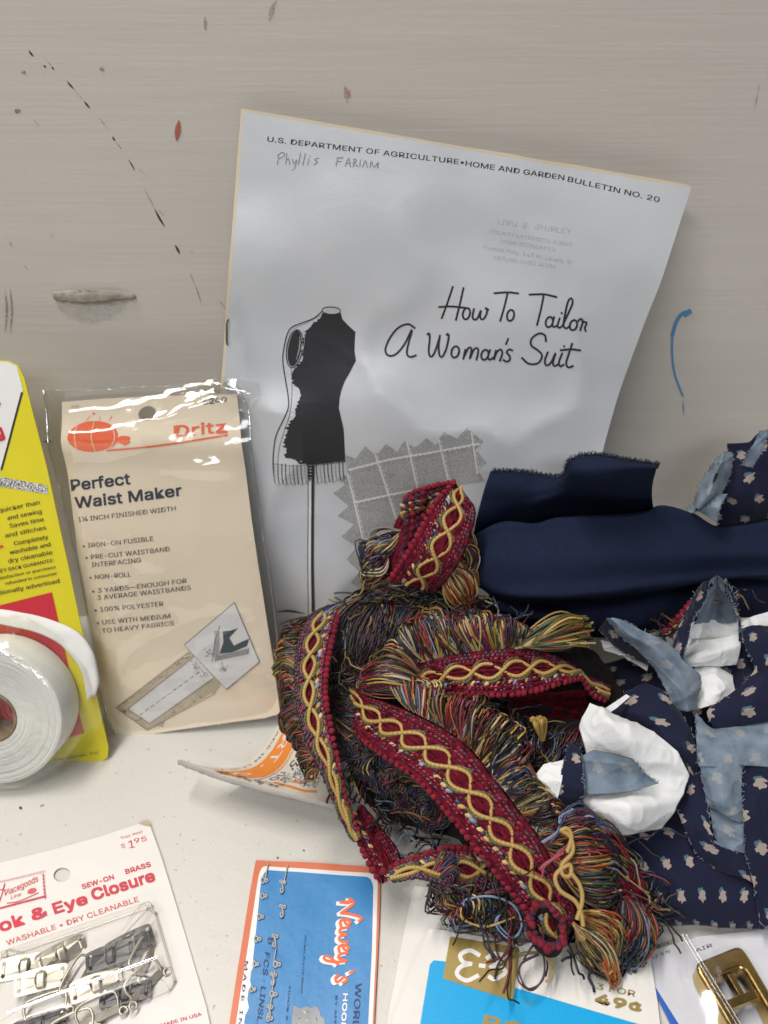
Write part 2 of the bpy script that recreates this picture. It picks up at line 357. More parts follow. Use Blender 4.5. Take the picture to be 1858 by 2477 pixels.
# the chipped gouge in the wall
chip = paper('bare_plaster', (.58, .54, .45), .8, .2, .3, .6); chipd = ink('gouge_brown', (.19, .14, .09), worn=.5)
G = grid_patch([[WP.at(*WP.to2(x, y1), off=o) for x, y1, o in row] for row in (
    [(130, 706, -.0003), (180, 703, .0003), (250, 701, .0005), (290, 703, .0003), (326, 714, -.0003)],
    [(130, 714, 0), (180, 713, .0010), (250, 711, .0011), (290, 713, .0007), (326, 717, 0)],
    [(132, 724, -.0004), (180, 728, .0002), (240, 728, .0002), (290, 722, 0), (326, 720, -.0004)])], 30, 9)
grid_mesh('chip', wrinkle(G, .0007, 330, 3, .0004, 900), [chip], wall, .001)
p = Print(WP, (0, 0, .56), base=-.0003); dent_shade = ink('gouge_dent_shade', (.40, .38, .35), worn=.57); p.poly([(235, 1300), (330, 1312), (480, 1310), (555, 1300), (530, 1345), (470, 1385), (380, 1400), (300, 1375), (250, 1335)], dent_shade); p.off = .0016; p.stroke([(430, 1308), (480, 1290), (520, 1275)], 12, chipd, taper=True); p.stroke([(235, 1268), (300, 1262), (380, 1252), (470, 1258)], 7, chipd, taper=True); p.build('chip_marks_and_shade', wall)  # brown chip marks, and a grey patch painting the shade of the dent below

# ================================================================== booklet
def bdisp(a, b):
    v = Vector((a*16, b*16, 1.3)); w_ = Vector((a*38, b*34, 7))
    dm = min(1.0, max(.12, (.265-b)/.07)); e = dm*(.0054*mnoise.noise(v)+.0056*mnoise.noise(Vector((a*9+b*14, b*11-a*5, 4.2))))+.0006*mnoise.noise(w_)
    e += .00045*math.exp(-((a+.083)/.012)**2)*mnoise.noise(Vector((a*30, b*110, 2)))   # little creases along the spine
    q = Vector((a*13+b*5+.35*mnoise.noise(Vector((a*30, b*30, 0))), b*15-a*6, 11)); e += dm*(.0017*max(0, 1-2.0*abs(mnoise.noise(q)))**2+.00022*max(0, 1-2*abs(mnoise.noise(q*2.3+Vector((4, 1, 0)))))**2)
    return e
BP = Plane((0, -.050, 0), (1, 0, 0), (0, .149, 1), bdisp)
cover_t = NT('grey_coated_cover'); v = cover_t.tex()
cover_t.set(col=cover_t.mix(cover_t.noise(v, 26, 4), (.55, .58, .63), (.65, .665, .69)), rough=.38, spec=.5, metal=.14)
cover_t.bump(cover_t.math('ADD', cover_t.noise(v, 1800, 2), cover_t.math('MULTIPLY', cover_t.noise(v, 60, 4, .55, .6), 3.0)), .10, .0006); coverm = cover_t.m
pagem = paper('aged_page', (.72, .63, .48), .7, .2); black = ink('print_black', (.018, .018, .022)); gry = ink('print_grey', (.27, .27, .27), worn=.36); lgry = ink('print_pale_grey', (.45, .45, .45)); wht = paper('print_white', (.78, .78, .77)); steel = metal('staple_steel', (.25, .25, .26))
pencil = ink('pencil_line', (.20, .20, .23), worn=.40); stamp = ink('faded_stamp', (.33, .36, .42), worn=.46)
bc = [(588, 270), (1672, 455), (1252, 1700), (500, 1540)]
def lerp(a, b, t): return (a[0]+(b[0]-a[0])*t, a[1]+(b[1]-a[1])*t)
bk = empty('booklet', tuple(PZ(880, 1640, 0)), 'grey paper sewing booklet with a dress form on its cover, leaning on the wall', 'booklet')
def quad_px(c, n=14):
    o = []
    for i in range(4): o += [lerp(c[i], c[(i+1) % 4], t) for t in np.linspace(0, 1, n, endpoint=False)]
    return o
def jig(pts, a): return [(x+random.uniform(-a, a), y+random.uniform(-a, a)) for x, y in pts]
cov = card('cover', BP, jig(quad_px(bc, 16), 1.0), .0002, [coverm], bk, cell=.003)
for i, (dx, dy, o) in enumerate(((-2, -4, -.0009), (-4, -9, -.0019))):
    pg = [(588+dx*1.6, 270+dy), (1672+dx*.2, 455+dy*.9), (1256, 1702), (496+dx*1.5, 1540)]
    card('page', BP, jig(quad_px(pg, 12), 1.4), .0003, [pagem], bk, cell=.006, off=o)
card('back_cover', BP, jig(quad_px([(580, 262), (1676, 450), (1256, 1702), (489, 1540)], 12), 1.2), .0002, [pagem], bk, cell=.006, off=-.0030)
tb = Tubes(); tb.add(cr([BP.at(*BP.to2(x, y), off=o) for x, y, o in ((556, 770, -.001), (551, 776, .0006), (549, 800, .0006), (549, 828, .0006), (553, 838, -.001))], 20), .00042, (.1, .1, .1)); tb.build('staple', threads('dark_staple', .4, 0), bk)
def bprint(k): return Print(BP, k, base=.0001, cell=.003)
K5 = (540, 230, 1160/1659)
p = bprint(K5)
p.text('U.S. DEPARTMENT OF AGRICULTURE\u2022', (152, 160), (832, 241), 25, black, .006, sp=1.02); p.text('HOME AND GARDEN', (838, 244), (1178, 294), 25, black, .006); p.text('BULLETIN NO. 20', (1190, 298), (1506, 370), 25, black, .006)
p.build('heading_lettering', cov)
p = bprint(K5)
for st in ([(192, 205), (187, 240)], [(188, 208), (205, 198), (212, 208), (192, 222)], [(220, 200), (216, 238)], [(217, 228), (226, 220), (230, 240)], [(240, 222), (244, 238), (254, 224)], [(254, 224), (246, 255), (238, 258)], [(268, 200), (260, 240)], [(284, 202), (276, 241)], [(297, 220), (292, 242)], [(300, 210), (302, 213)], [(330, 218), (316, 222), (326, 232), (312, 241)],
           [(396, 215), (390, 245)], [(394, 218), (415, 216)], [(392, 230), (408, 229)], [(422, 246), (434, 218), (440, 248)], [(425, 236), (440, 235)], [(450, 248), (452, 222), (462, 226), (454, 234), (466, 248)], [(474, 224), (472, 248)], [(482, 250), (492, 226), (498, 250)], [(508, 250), (512, 228), (522, 250), (536, 232), (534, 252)]):
    p.stroke(st, 3.2, pencil)
p.build('pencil_name', cov)
p = bprint(K5)
for tx, a, b, c in (('LIVU  S.  SHIRLEY', (948, 446), (1203, 482), 27), ('COUNTY EXTENSION AGENT', (922, 478), (1207, 524), 18), ('HOME ECONOMICS', (960, 512), (1148, 541), 18), ('Federal Bldg. 143 W. Liberty St.', (900, 532), (1210, 586), 19), ('MEDINA, OHIO 44256', (938, 569), (1150, 600), 19)): p.text(tx, a, b, c, stamp)
p.build('ink_stamp', cov)
p = bprint(K5)
TW = 7.0
title = [[(795, 664), (777, 720), (757, 776)], [(832, 668), (820, 722), (806, 780)], [(747, 736), (790, 733), (838, 737)],
  ellipse(842, 757, 12, 20, 12, 18), [(868, 740), (863, 765), (868, 777), (880, 772), (892, 744), (889, 768), (898, 776), (910, 760), (913, 740), (905, 737), (918, 743)],
  [(938, 686), (985, 683), (1022, 687)], [(985, 684), (973, 732), (958, 781)], ellipse(994, 762, 12, 19, 12, 18),
  [(1060, 691), (1110, 690), (1154, 699)], [(1110, 692), (1100, 742), (1086, 796)], ellipse(1129, 786, 12, 18, 15, 18), [(1146, 768), (1140, 795), (1146, 803), (1158, 797)], [(1165, 773), (1158, 798), (1164, 806), (1174, 800)], [(1171, 753), (1173, 757)],
  [(1174, 800), (1190, 765), (1208, 720), (1204, 702), (1193, 715), (1183, 760), (1178, 796), (1186, 808), (1196, 802)], ellipse(1212, 796, 12, 18, 15, 18), [(1228, 782), (1236, 774), (1245, 783), (1240, 800), (1236, 815)], [(1242, 784), (1258, 788), (1252, 806), (1256, 818)],
  [(664, 812), (640, 798), (605, 812), (575, 850), (561, 888), (572, 907), (598, 902), (628, 868), (655, 815), (642, 865), (636, 900), (648, 912), (668, 906)],
  [(708, 834), (714, 828), (716, 850), (712, 890), (719, 911), (732, 897), (748, 850), (752, 832), (747, 868), (749, 902), (758, 911), (772, 885), (781, 845), (780, 828), (774, 834)],
  ellipse(804, 892, 13, 20, 14, 18), [(832, 916), (840, 880), (834, 908), (850, 876), (860, 882), (854, 916), (868, 882), (882, 878), (882, 896), (877, 918)], ellipse(906, 900, 12, 18, 15, 18), [(924, 882), (917, 908), (924, 917), (934, 910)], [(944, 884), (936, 920), (946, 892), (960, 880), (966, 892), (958, 921)],
  [(986, 842), (978, 862)], [(1001, 884), (990, 880), (981, 890), (991, 903), (992, 917), (980, 923), (970, 917)],
  [(1117, 852), (1114, 832), (1094, 825), (1068, 842), (1066, 866), (1090, 884), (1104, 902), (1090, 928), (1058, 930), (1034, 910)],
  [(1124, 890), (1114, 918), (1118, 936), (1134, 928), (1152, 892), (1142, 925), (1148, 940), (1160, 932)], [(1174, 894), (1163, 926), (1168, 940), (1180, 934)], [(1180, 868), (1181, 872)], [(1208, 860), (1194, 905), (1188, 930), (1196, 944), (1212, 938)], [(1168, 884), (1205, 880), (1237, 884)]]
for i, st in enumerate(title): p.stroke(st, TW if len(st) > 2 else 6.2, black, closed=(len(st) == 18))
p.build('title_lettering', cov)
K6 = (540, 700, 660/1659)
p = bprint(K6)
sw = [(742, 1012), (805, 1038), (830, 1000), (865, 955), (915, 1005), (945, 1000), (990, 940), (1055, 990), (1062, 985), (1100, 920), (1165, 962), (1190, 945), (1235, 900), (1295, 948), (1312, 905), (1340, 860), (1422, 905), (1440, 880), (1480, 840), (1582, 920), (1535, 970), (1602, 1052), (1545, 1092), (1592, 1165), (1400, 1200), (1200, 1450), (1000, 1600), (900, 1830), (850, 1830), (775, 1775), (828, 1710), (750, 1635), (815, 1570), (720, 1505), (795, 1440), (695, 1385), (762, 1330), (670, 1250), (742, 1200), (700, 1160), (752, 1140)]
sg = NT('print_tweed'); nz = sg.noise(sg.tex(), 2600, 3); n2 = sg.noise(sg.tex(), 700, 3); sg.set(col=sg.mix(sg.ramp(nz, [(.38, 0), (.6, 1)]), (.22, .22, .22), sg.mix(n2, (.38, .38, .38), (.55, .55, .55))), rough=.45)
p.poly(sw, sg.m)
p.stroke(sw[:24], 2.5, lgry, False); p.stroke(sw[30:], 2.5, gry, False)
for a, b in (((755, 1135), (885, 1680)), ((925, 1010), (1065, 1460)), ((1118, 930), (1185, 1230)), ((1310, 910), (1372, 1175)), ((1508, 865), (1548, 1125)), ((760, 1105), (1000, 1040)), ((1000, 1040), (1560, 930)), ((800, 1305), (1205, 1222)), ((860, 1525), (1060, 1465))):
    L = math.hypot(b[0]-a[0], b[1]-a[1]); p.dashes(a, b, int(L/26), 9, wht, .75); p.dashes((a[0]+14, a[1]+5), (b[0]+14, b[1]+5), int(L/30), 4, wht, .6)
p.build('swatch_drawing', cov)
p = bprint(K6)
body = [(600, 150), (640, 163), (700, 157), (712, 150), (722, 190), (760, 230), (803, 268), (799, 320), (797, 380), (806, 440), (770, 510), (740, 560), (720, 610), (708, 660), (703, 720), (720, 790), (733, 850), (738, 960), (742, 1062), (650, 1070), (556, 1077), (554, 1160), (512, 1160), (510, 1080)]
left = [(500, 1062), (460, 1050), (440, 1030), (375, 1020), (385, 980), (372, 930), (385, 880), (395, 830), (430, 780), (440, 740), (460, 690), (465, 640), (455, 610), (425, 570), (410, 520), (440, 480), (470, 450), (480, 400), (485, 330), (500, 270), (540, 220), (588, 180)]
lf = cr(left, 90); jag = [(x+(random.uniform(-22, 4) if i % 2 else random.uniform(0, 8)), y+random.uniform(-4, 4)) for i, (x, y) in enumerate(lf)]
p.poly(body+jag, black)
p.stroke([(600, 140), (540, 188), (420, 235), (385, 280), (362, 380), (358, 450), (375, 560), (393, 650), (396, 720), (362, 800), (325, 880), (310, 960), (305, 1050), (312, 1130), (320, 1165)], 7, black); p.stroke([(590, 165), (500, 215), (430, 245), (398, 285), (376, 370)], 4, gry)
p.stroke([(408, 490), (416, 600), (408, 740), (375, 850), (342, 960), (333, 1050)], 3, black); p.stroke([(395, 735), (440, 748)], 3, gry)
p.poly(ellipse(430, 368, 40, 110, 9), black); p.stroke(ellipse(430, 370, 48, 116, 9), 6, black, True); p.stroke([(462, 290), (460, 360), (440, 440)], 9, gry, taper=True)
p.poly(ellipse(655, 136, 56, 22, 3), lgry); p.stroke(ellipse(655, 136, 56, 23, 3), 6, black, True); p.stroke([(485, 260), (490, 320), (478, 400)], 3, gry)
for y in (1062, 1080, 1098, 1118, 1140): p.stroke([(312, y-8), (420, y+4), (560, y+8), (742, y-6)], 5, lgry if y > 1070 else gry)
for i, x in enumerate(range(312, 748, 23)): p.stroke([(x, 1050+14*math.sin((x-310)/430*3.14)), (x+2, 1120), (x+8+(i % 3), 1165+20*math.sin((x-310)/430*3.14))], 5, black if i % 4 else gry)
for i in range(9): x = 318+i*47; p.stroke([(x, 1160), (x+14, 1178+14*math.sin(i/8*3.14)), (x+44, 1165+14*math.sin(i/8*3.14))], 3, gry)
p.stroke([(515, 1075), (517, 1500), (519, 1975)], 4, black); p.stroke([(546, 1075), (543, 1400), (549, 1980)], 17, black); p.poly([(521, 1170), (534, 1170), (538, 1975), (523, 1975)], wht)
p.stroke([(320, 1978), (400, 1962), (500, 1970)], 12, black, taper=True); p.stroke([(330, 2060), (430, 2010), (540, 1985)], 7, black, taper=True); p.stroke([(320, 2180), (420, 2080), (560, 2000)], 5, black, taper=True); p.stroke([(560, 1985), (700, 2010), (760, 2040)], 9, black, taper=True)
p.build('dress_form_drawing', cov)
p = bprint((1100, 1000, 758/1659))
for st in ([(372, 290), (432, 290)], [(380, 308), (428, 308)], [(404, 275), (406, 290)], [(380, 292), (390, 318)], [(428, 292), (420, 318)], [(404, 300), (404, 330)]): p.stroke(st, 3.5, gry, False)
p.build('small_emblem', cov)

# ================================================================== waistband packet (card in a clear bag)
def pdisp(a, b):
    a0 = a+.115+ .05*b; u = a0/.056
    return .0035*math.exp(-u*u*1.1)*min(1, max(0, (.165-b)/.06)) + .0007*mnoise.noise(Vector((a*22, b*22, 3)))+.0022*math.exp(-((b-.148)/.008)**2)
PP = Plane((0, -.088, 0), (1, 0, 0), (0, .36, 1), pdisp)
pk = empty('waistband_packet', tuple(PZ(490, 1765, 0)), 'cream waistband card in a clear plastic bag, standing against the booklet', 'sewing packet')
cream = NT('cream_card'); v = cream.tex(); cream.set(col=cream.mix(cream.noise(v, 24, 4), (.74, .635, .49), (.82, .725, .58)), rough=.4, spec=.45); cream.bump(cream.noise(v, 70, 3), .15, .001); creamm = cream.m
K1 = (0, 850, 720/1659); K2 = (0, 1350, 720/1659)
k1 = kk(*K1); k2 = kk(*K2)
outl = k1([(345, 282), (600, 262), (850, 250), (1100, 243), (1320, 238), (1345, 450), (1375, 700), (1400, 900), (1440, 1180)])+k2([(1490, 350), (1530, 600), (1562, 862), (1480, 886), (1280, 905), (1000, 940), (720, 985), (680, 990), (640, 955), (590, 740), (540, 500), (505, 320)])+k1([(470, 1330), (430, 1000), (385, 690), (352, 500)])
hole = k1(ellipse(822, 345, 50, 40, -20, 20))
wb = card('printed_card', PP, outl, .0005, [creamm], pk, cell=.003, hole=hole)
card('waistband_roll', PP, k1([(520, 900), (1340, 820)])+k2([(1440, 780), (1380, 860), (760, 930), (700, 880)]), .005, [paper('white_interfacing', (.7, .68, .62), .9, .1)], pk, cell=.008, off=-.0016, r=.004)
orange = ink('print_orange', (.72, .11, .03)); navyi = ink('print_navy', (.025, .033, .055)); greyi = ink('print_dark_grey', (.10, .09, .08)); cremi = ink('print_cream', (.66, .56, .42)); duskt = paper('print_tan', (.50, .43, .31)); slate = ink('print_slate', (.05, .065, .075)); whi = paper('print_clean_white', (.70, .70, .71))
def pprint(k): return Print(PP, k, base=.00012, cell=.003)
p = pprint(K1)
p.poly(ellipse(528, 470, 140, 84, -3, 40), orange); p.poly([(640, 490), (690, 465), (735, 470), (738, 500), (715, 520), (668, 500), (636, 530)], orange)
for c in ([(445, 395), (425, 450), (440, 540)], [(528, 388), (520, 470), (545, 552)], [(622, 400), (650, 470), (630, 540)]): p.stroke(c, 4, cremi)
for c in ([(480, 395), (500, 365), (512, 352)], [(560, 390), (560, 355)], [(610, 392), (630, 350)]): p.stroke(c, 3, orange, taper=True)
p.poly(ellipse(525, 345, 7, 7), orange)
p.stroke([(610, 546), (820, 528), (1050, 497), (1272, 462)], 9, orange)
p.text('Dritz', (980, 472), (1268, 444), 84, orange, .012); p.stroke([(1222, 452), (1272, 446)], 8, orange, False)
p.build('orange_emblem', wb)
p = pprint(K1)
p.text('210', (398, 315), (440, 312), 18, greyi); p.text('$2', (1130, 296), (1195, 290), 42, greyi, .02); p.text('60', (1200, 284), (1265, 278), 34, greyi, .02)
p.text('Perfect', (408, 772), (735, 733), 84, navyi, .016); p.text('Waist Maker', (432, 868), (1020, 798), 84, navyi, .016)
p.text('1\u00bc INCH FINISHED WIDTH', (448, 943), (988, 880), 36, greyi, .003)
for tx, a, b in (('\u2022 IRON-ON FUSIBLE', (475, 1088), (868, 1044)), ('\u2022 PRE-CUT WAISTBAND', (490, 1152), (957, 1102)), ('INTERFACING', (525, 1192), (800, 1163)), ('\u2022 NON-ROLL', (512, 1262), (745, 1241)), ('\u2022 3 YARDS\u2014ENOUGH FOR', (527, 1338), (1050, 1278)), ('3 AVERAGE WAISTBANDS', (556, 1374), (1073, 1316)), ('\u2022 100% POLYESTER', (540, 1442), (922, 1404))): p.text(tx, a, b, 36, greyi, .003)
p.k = K2; p.text('\u2022 USE WITH MEDIUM', (553, 360), (960, 320), 35, greyi, .003); p.text('TO HEAVY FABRICS', (582, 404), (980, 360), 35, greyi, .003)
p.build('printed_lettering', wb)
p = pprint(K2)
tanp = [(660, 815), (1065, 505), (1240, 690), (1225, 715), (1205, 740), (1180, 742), (930, 885), (918, 925), (880, 915), (835, 940)]
p.poly(tanp, duskt); p.poly([(725, 822), (1095, 530), (1195, 655), (845, 902)], whi); p.dashes((790, 857), (1130, 612), 11, 4, greyi, .62)
for i in range(70):
    t = random.random(); e = random.choice((((672, 815), (1070, 518)), ((870, 918), (1215, 705)), ((690, 830), (840, 925)))); x, y = lerp(e[0], e[1], t); x += random.uniform(-16, 16); y += random.uniform(-10, 12); p.stroke([(x, y), (x+random.uniform(-16, 16), y+random.uniform(-14, 14))], 2.2, greyi, False)
for a, b in (((660, 815), (1065, 505)), ((660, 815), (835, 940)), ((835, 940), (930, 885)), ((930, 885), (1205, 740)), ((725, 822), (845, 902)), ((845, 902), (1195, 655)), ((725, 822), (1095, 530))): p.stroke([a, b], 3, greyi, False)
sq = [(1038, 468), (1312, 238), (1450, 568), (1268, 718)]; p.poly(sq, whi)
for i in range(4): p.stroke([sq[i-1], sq[i]], 3.5 if i else 2, slate, False)
p.poly([(1230, 520), (1252, 455), (1248, 395), (1290, 392), (1335, 378), (1285, 432), (1310, 476), (1352, 455), (1395, 438), (1382, 480), (1300, 512)], slate); p.stroke([(1232, 365), (1205, 460), (1190, 562)], 4, slate)
for i in range(16): t = i/15; p.stroke([(1200+t*4, 545-150*t), (1228+t*6, 520-120*t)], 3, slate, False); p.stroke([(1205+t*180, 560-38*t), (1222+t*168, 530-38*t)], 5, slate, False)
for i in range(70):
    cx, cy = random.choice(((1165, 510), (1250, 590), (1100, 585), (1145, 635))); x, y = cx+random.gauss(0, 14), cy+random.gauss(0, 14); p.stroke([(x, y), (x+4, y+5)], 3, slate, False)
p.build('fabric_drawing', wb)
# the clear bag: front film with folds, heat-sealed rim, loose corner
filmm = film('clear_bag_film', .045, .09, (.975, .97, .96), 22, .55)
Lb = k1([(245, 214), (268, 380), (300, 600), (365, 850), (440, 1150), (492, 1420)])+k2([(560, 640), (620, 900), (665, 992)])
Rb = k1([(1300, 168), (1385, 330), (1405, 560), (1440, 800), (1500, 1200)])+k2([(1540, 340), (1560, 600), (1590, 800), (1570, 885)])
L2 = cr(Lb, 70); R2 = cr(Rb, 70); nu = 110; NR = 170; L2 = cr(Lb, NR); R2 = cr(Rb, NR); Gf = np.zeros((NR, nu, 3)); Gb = np.zeros((NR, nu, 3))
for i in range(NR):
    for j in range(nu):
        u = j/(nu-1); x, y = lerp(L2[i], R2[i], u); a, b = PP.to2(x, y); prof = min(1, min(u, 1-u)/.12)
        vv = i/(NR-1); edge = min(1, vv*10)*min(1, (1-vv)*14)
        wv = .0011*abs(mnoise.noise(Vector((u*2.2+vv*3, vv*7, 5))))*2+.0006*mnoise.noise(Vector((u*9, vv*16, 1)))
        top = math.exp(-((vv-.085-.05*math.sin(u*4.4+.5))/.045)**2)*.0042+math.exp(-((vv-.225-.03*u)/.03)**2-((u-.74)/.2)**2)*.0024+math.exp(-((vv-.36)/.10)**2-((u-.10)/.035)**2)*.0016+math.exp(-((u-.93)/.02)**2)*.0008*mnoise.noise(Vector((vv*30, 2, 1)))
        Gf[i, j] = PP.at(a, b, -.0006+prof*edge*(.0020+wv+top)); Gb[i, j] = PP.at(a, b, -.0012-prof*edge*.0062)
grid_mesh('bag_front_film', Gf, [filmm], pk); grid_mesh('bag_back_film', Gb, [filmm], pk)
flap = grid_patch([[PP.at(*PP.to2(x, y), off=o) for x, y, o in r] for r in (
    [(480, 923, .0003), (545, 914, .002), (600, 921, .003), (629, 926, .002)], [(500, 945, .0015), (560, 945, .005), (605, 948, .0055), (633, 955, .003)], [(540, 975, .0012), (575, 985, .0035), (605, 990, .004), (618, 984, .0025)])], 24, 14)
grid_mesh('bag_loose_corner', wrinkle(flap, .0008, 90, 2), [filmm], pk)
tb = Tubes(); 
rim = threads('film_rim', .08, 0)
def pp(x, y, o=.0005): return PP.at(*PP.to2(x, y), off=o)
rimf = film('film_seam', .26, .12, (.90, .90, .89), 120, .2)
for pts, wd in ((Lb, 7), (Rb, 7), (k1([(245, 214), (540, 217), (750, 197), (1100, 192), (1300, 168)]), 6)):
    q = cr(pts, 60); G = np.array([[pp(x-wd/2, y, .0001) for x, y in q], [pp(x, y, .0016) for x, y in q], [pp(x+wd/2, y, .0001) for x, y in q]]); grid_mesh('bag_seam', wrinkle(G, .0003, 500, 1), [rimf], pk)

# ================================================================== hem tape card with its wrapped roll
YP = Plane((0, -.108, 0), (1, 0, 0), (0, .42, 1), lambda a, b: .0005*mnoise.noise(Vector((a*30, b*30, 9)))+.0012*mnoise.noise(Vector((a*12, b*12, 2))))
hk = empty('hem_tape_card', tuple(PZ(60, 1870, 0)), 'yellow and white card behind a roll of white tape, leaning by the wall', 'sewing card')
yel = NT('yellow_card'); v = yel.tex(); yel.set(col=yel.mix(yel.noise(v, 40, 4), (.62, .54, .015), (.72, .63, .03)), rough=.38, spec=.5); yel.bump(yel.noise(v, 80, 3), .15, .001)
yo = [(-190, 872), (-60, 868), (20, 872), (45, 884), (60, 915), (112, 1130), (165, 1370), (215, 1600), (262, 1808), (260, 1832), (240, 1846), (150, 1868), (-20, 1900), (-190, 1930)]
yc = card('printed_card', YP, yo, .0006, [yel.m], hk, cell=.004)
def yprint(k): return Print(YP, k, base=.00012, cell=.004)
redi = ink('print_red', (.47, .02, .035)); blk2 = ink('print_solid_black', (.02, .02, .02)); whc = paper('print_card_white', (.78, .78, .77), .35, .5)
p = yprint((0, 0, 1)); p.poly([(-185, 876), (-60, 872), (20, 875), (42, 886), (57, 945), (0, 1138), (-185, 1190)], whc); p.stroke([(54, 950), (2, 1136)], 5, blk2, False)
tw = NT('print_speckle'); tw.set(col=tw.ramp(tw.noise(tw.tex(), 1900, 2), [(.46, (.02, .02, .02)), (.54, (.72, .72, .72))]), rough=.45)
p.poly([(-185, 1140), (0, 1154), (112, 1174), (116, 1196), (0, 1177), (-185, 1160)], tw.m)
p.poly([(-185, 1520), (0, 1464), (126, 1432), (204, 1772), (150, 1790), (-185, 1850)], redi)
p.build('printed_panels', yc)
p = yprint(K1); p.off = .0003
for tx, xr, yr, ca, bd in (('quicker than', 222, 852, 34, .004), ('and sewing', 232, 902, 34, .004), ('Saves time', 245, 946, 34, .004), ('and stitches', 258, 992, 34, .004), ('Completely', 270, 1044, 34, .004), ('washable and', 283, 1086, 34, .004), ('dry cleanable', 293, 1130, 34, .004), ('MONEY BACK GUARANTEE:', 302, 1172, 28, .002), ('satisfaction or purchase', 312, 1208, 24, .003), ('refunded to consumer', 320, 1243, 24, .003), ('nationally advertised', 333, 1288, 33, .005)):
    gw = {'MONEY BACK GUARANTEE:': 17.2*21/1.0, 'satisfaction or purchase': 14.0*24, 'refunded to consumer': 14.4*20, 'nationally advertised': 17.6*21}.get(tx, 19.0*len(tx))
    p.text(tx, (xr-gw, yr+gw*.205), (xr, yr), ca, blk2, bd)
p.poly([(-40, 1092), (16, 1080), (18, 1091), (-38, 1104)], redi)
p.text('hemming', (-300, 590), (22, 470), 92, redi, .03); p.text('less', (-190, 350), (6, 300), 60, redi, .03)
p.k = K2; p.text('The Leather, Inc', (300, 1130), (553, 1085), 20, greyi)
p.build('printed_lettering', yc)
wh = NT('white_tape'); v = wh.tex(); wh.set(col=wh.mix(wh.noise(v, 200, 3), (.72, .72, .70), (.79, .79, .78)), rough=.85, spec=.15); wh.bump(wh.noise(v, 1500, 3), .35, .0004); whm = wh.m
# roll: a lathe about the card's normal
c2 = YP.to2(-25, 1735); RO = YP.at(*c2); ex, ey, nn = np.array(YP.ex), np.array(YP.ey), np.array(YP.n)
TH = .021
cpt = ray(-25, 1735); tt = ((Vector(RO)+Vector(YP.n)*TH)-CAMP).dot(YP.n)/cpt.dot(YP.n); RO = np.array(CAMP+cpt*tt)-nn*TH
RR = .0335
roll = empty('tape_roll', tuple(Vector(RO)), 'fat roll of white hem tape wrapped in clear plastic on the yellow card', 'tape roll')
def lathe(name, prof, m, par, n=96, wob=0, C=RO):
    P = []
    for r, h in prof:
        P.append([C+(ex*math.cos(a)+ey*math.sin(a))*(r+wob*mnoise.noise(Vector((math.cos(a)*3, math.sin(a)*3, h*90))))+nn*h for a in np.linspace(0, 2*math.pi, n+1)])
    return grid_mesh(name, np.array(P), [m], par)
prof = [(RR, .002), (RR, TH-.0008)]
for i in range(54):
    r = RR-.0006-(RR-.0131)*i/54; prof += [(r, TH+(.00025 if i % 2 else -.0002)+random.uniform(-.0003, .0003)+.0007*math.sin(i/54*3.14))]
prof += [(.0125, TH-.001)]
lathe('wound_tape', prof, whm, roll)
lathe('cardboard_core', [(.0125, .001), (.0125, TH+.0006), (.0113, TH+.0006), (.0112, .001)], paper('core_board', (.26, .19, .125), .8, .2), roll)
# loose end of the tape lying on the card around the roll
def yp3(x, y, o): return YP.at(*YP.to2(x, y), off=o)
tail = [(-150, 1500), (-40, 1472), (60, 1482), (130, 1500), (190, 1528), (226, 1575), (240, 1640), (236, 1668)]
G = grid_patch([[yp3(x, y, .0006) for x, y in tail], [yp3(x-3, y+12, .0022) for x, y in tail], [yp3(x-(5 if i < 4 else 22), y+24+4*i, .003) for i, (x, y) in enumerate(tail[:-1])]+[yp3(222, 1672, .003)]], 60, 10)
grid_mesh('loose_tape_end', wrinkle(G, .0006, 120, 4), [whm], roll, .0004)
wrap = film('blister_wrap', .05, .10, (.975, .975, .95), 70, .6)
lathe('plastic_wrap', [(RR+.0105, .0003), (RR+.0085, .003), (RR+.0060, .011), (RR+.0042, TH-.004), (RR+.0016, TH+.0010), (RR-.004, TH+.0021), (.020, TH+.0018), (.008, TH+.0016), (.0005, TH+.0014)], wrap, roll, 110, .0022)
# ================================================================== hook and eye card with its blister
K3 = (0, 1850, 720/1659); k3 = kk(*K3); K7 = (0, 2150, 560/1659); k7 = kk(*K7)
HP = Plane((0, 0, .0013), (1, 0, 0), (0, 1, 0), lambda a, b: .0006*mnoise.noise(Vector((a*18, b*18, 3))))
hc = empty('hook_and_eye_card', tuple(PZ(180, 2300, 0)), 'white card with red lettering and a clear blister of metal hooks, flat on the table', 'sewing card')
hcard = paper('white_red_card', (.76, .735, .71), .5, .4)
ho = k3([(-420, 650), (0, 545), (300, 470), (560, 400), (760, 335), (815, 312), (832, 325), (905, 530), (985, 790), (1060, 1040), (1150, 1350), (1170, 1445), (1200, 1560), (1100, 1640), (-420, 1900)])
hcd = card('printed_card', HP, ho, .0007, [hcard], hc, cell=.004, hole=k3(ellipse(345, 612, 48, 40, -15, 22)))
redh = ink('print_hook_red', (.50, .035, .06)); redp = ink('print_thin_red', (.52, .10, .10), worn=.35); cornr = paper('worn_corner', (.50, .40, .27), .8)
p = Print(HP, K3, base=.00012, cell=.004)
p.text('$', (676, 468), (700, 463), 32, redp); p.text('1', (722, 468), (752, 462), 60, redh, .005); p.text('95', (752, 441), (820, 425), 38, redh); p.text('Sugg. Retail', (674, 415), (798, 380), 18, redp)
p.text('SEW-ON', (462, 693), (637, 636), 36, redh, .02); p.text('BRASS', (703, 610), (842, 567), 36, redh, .02)
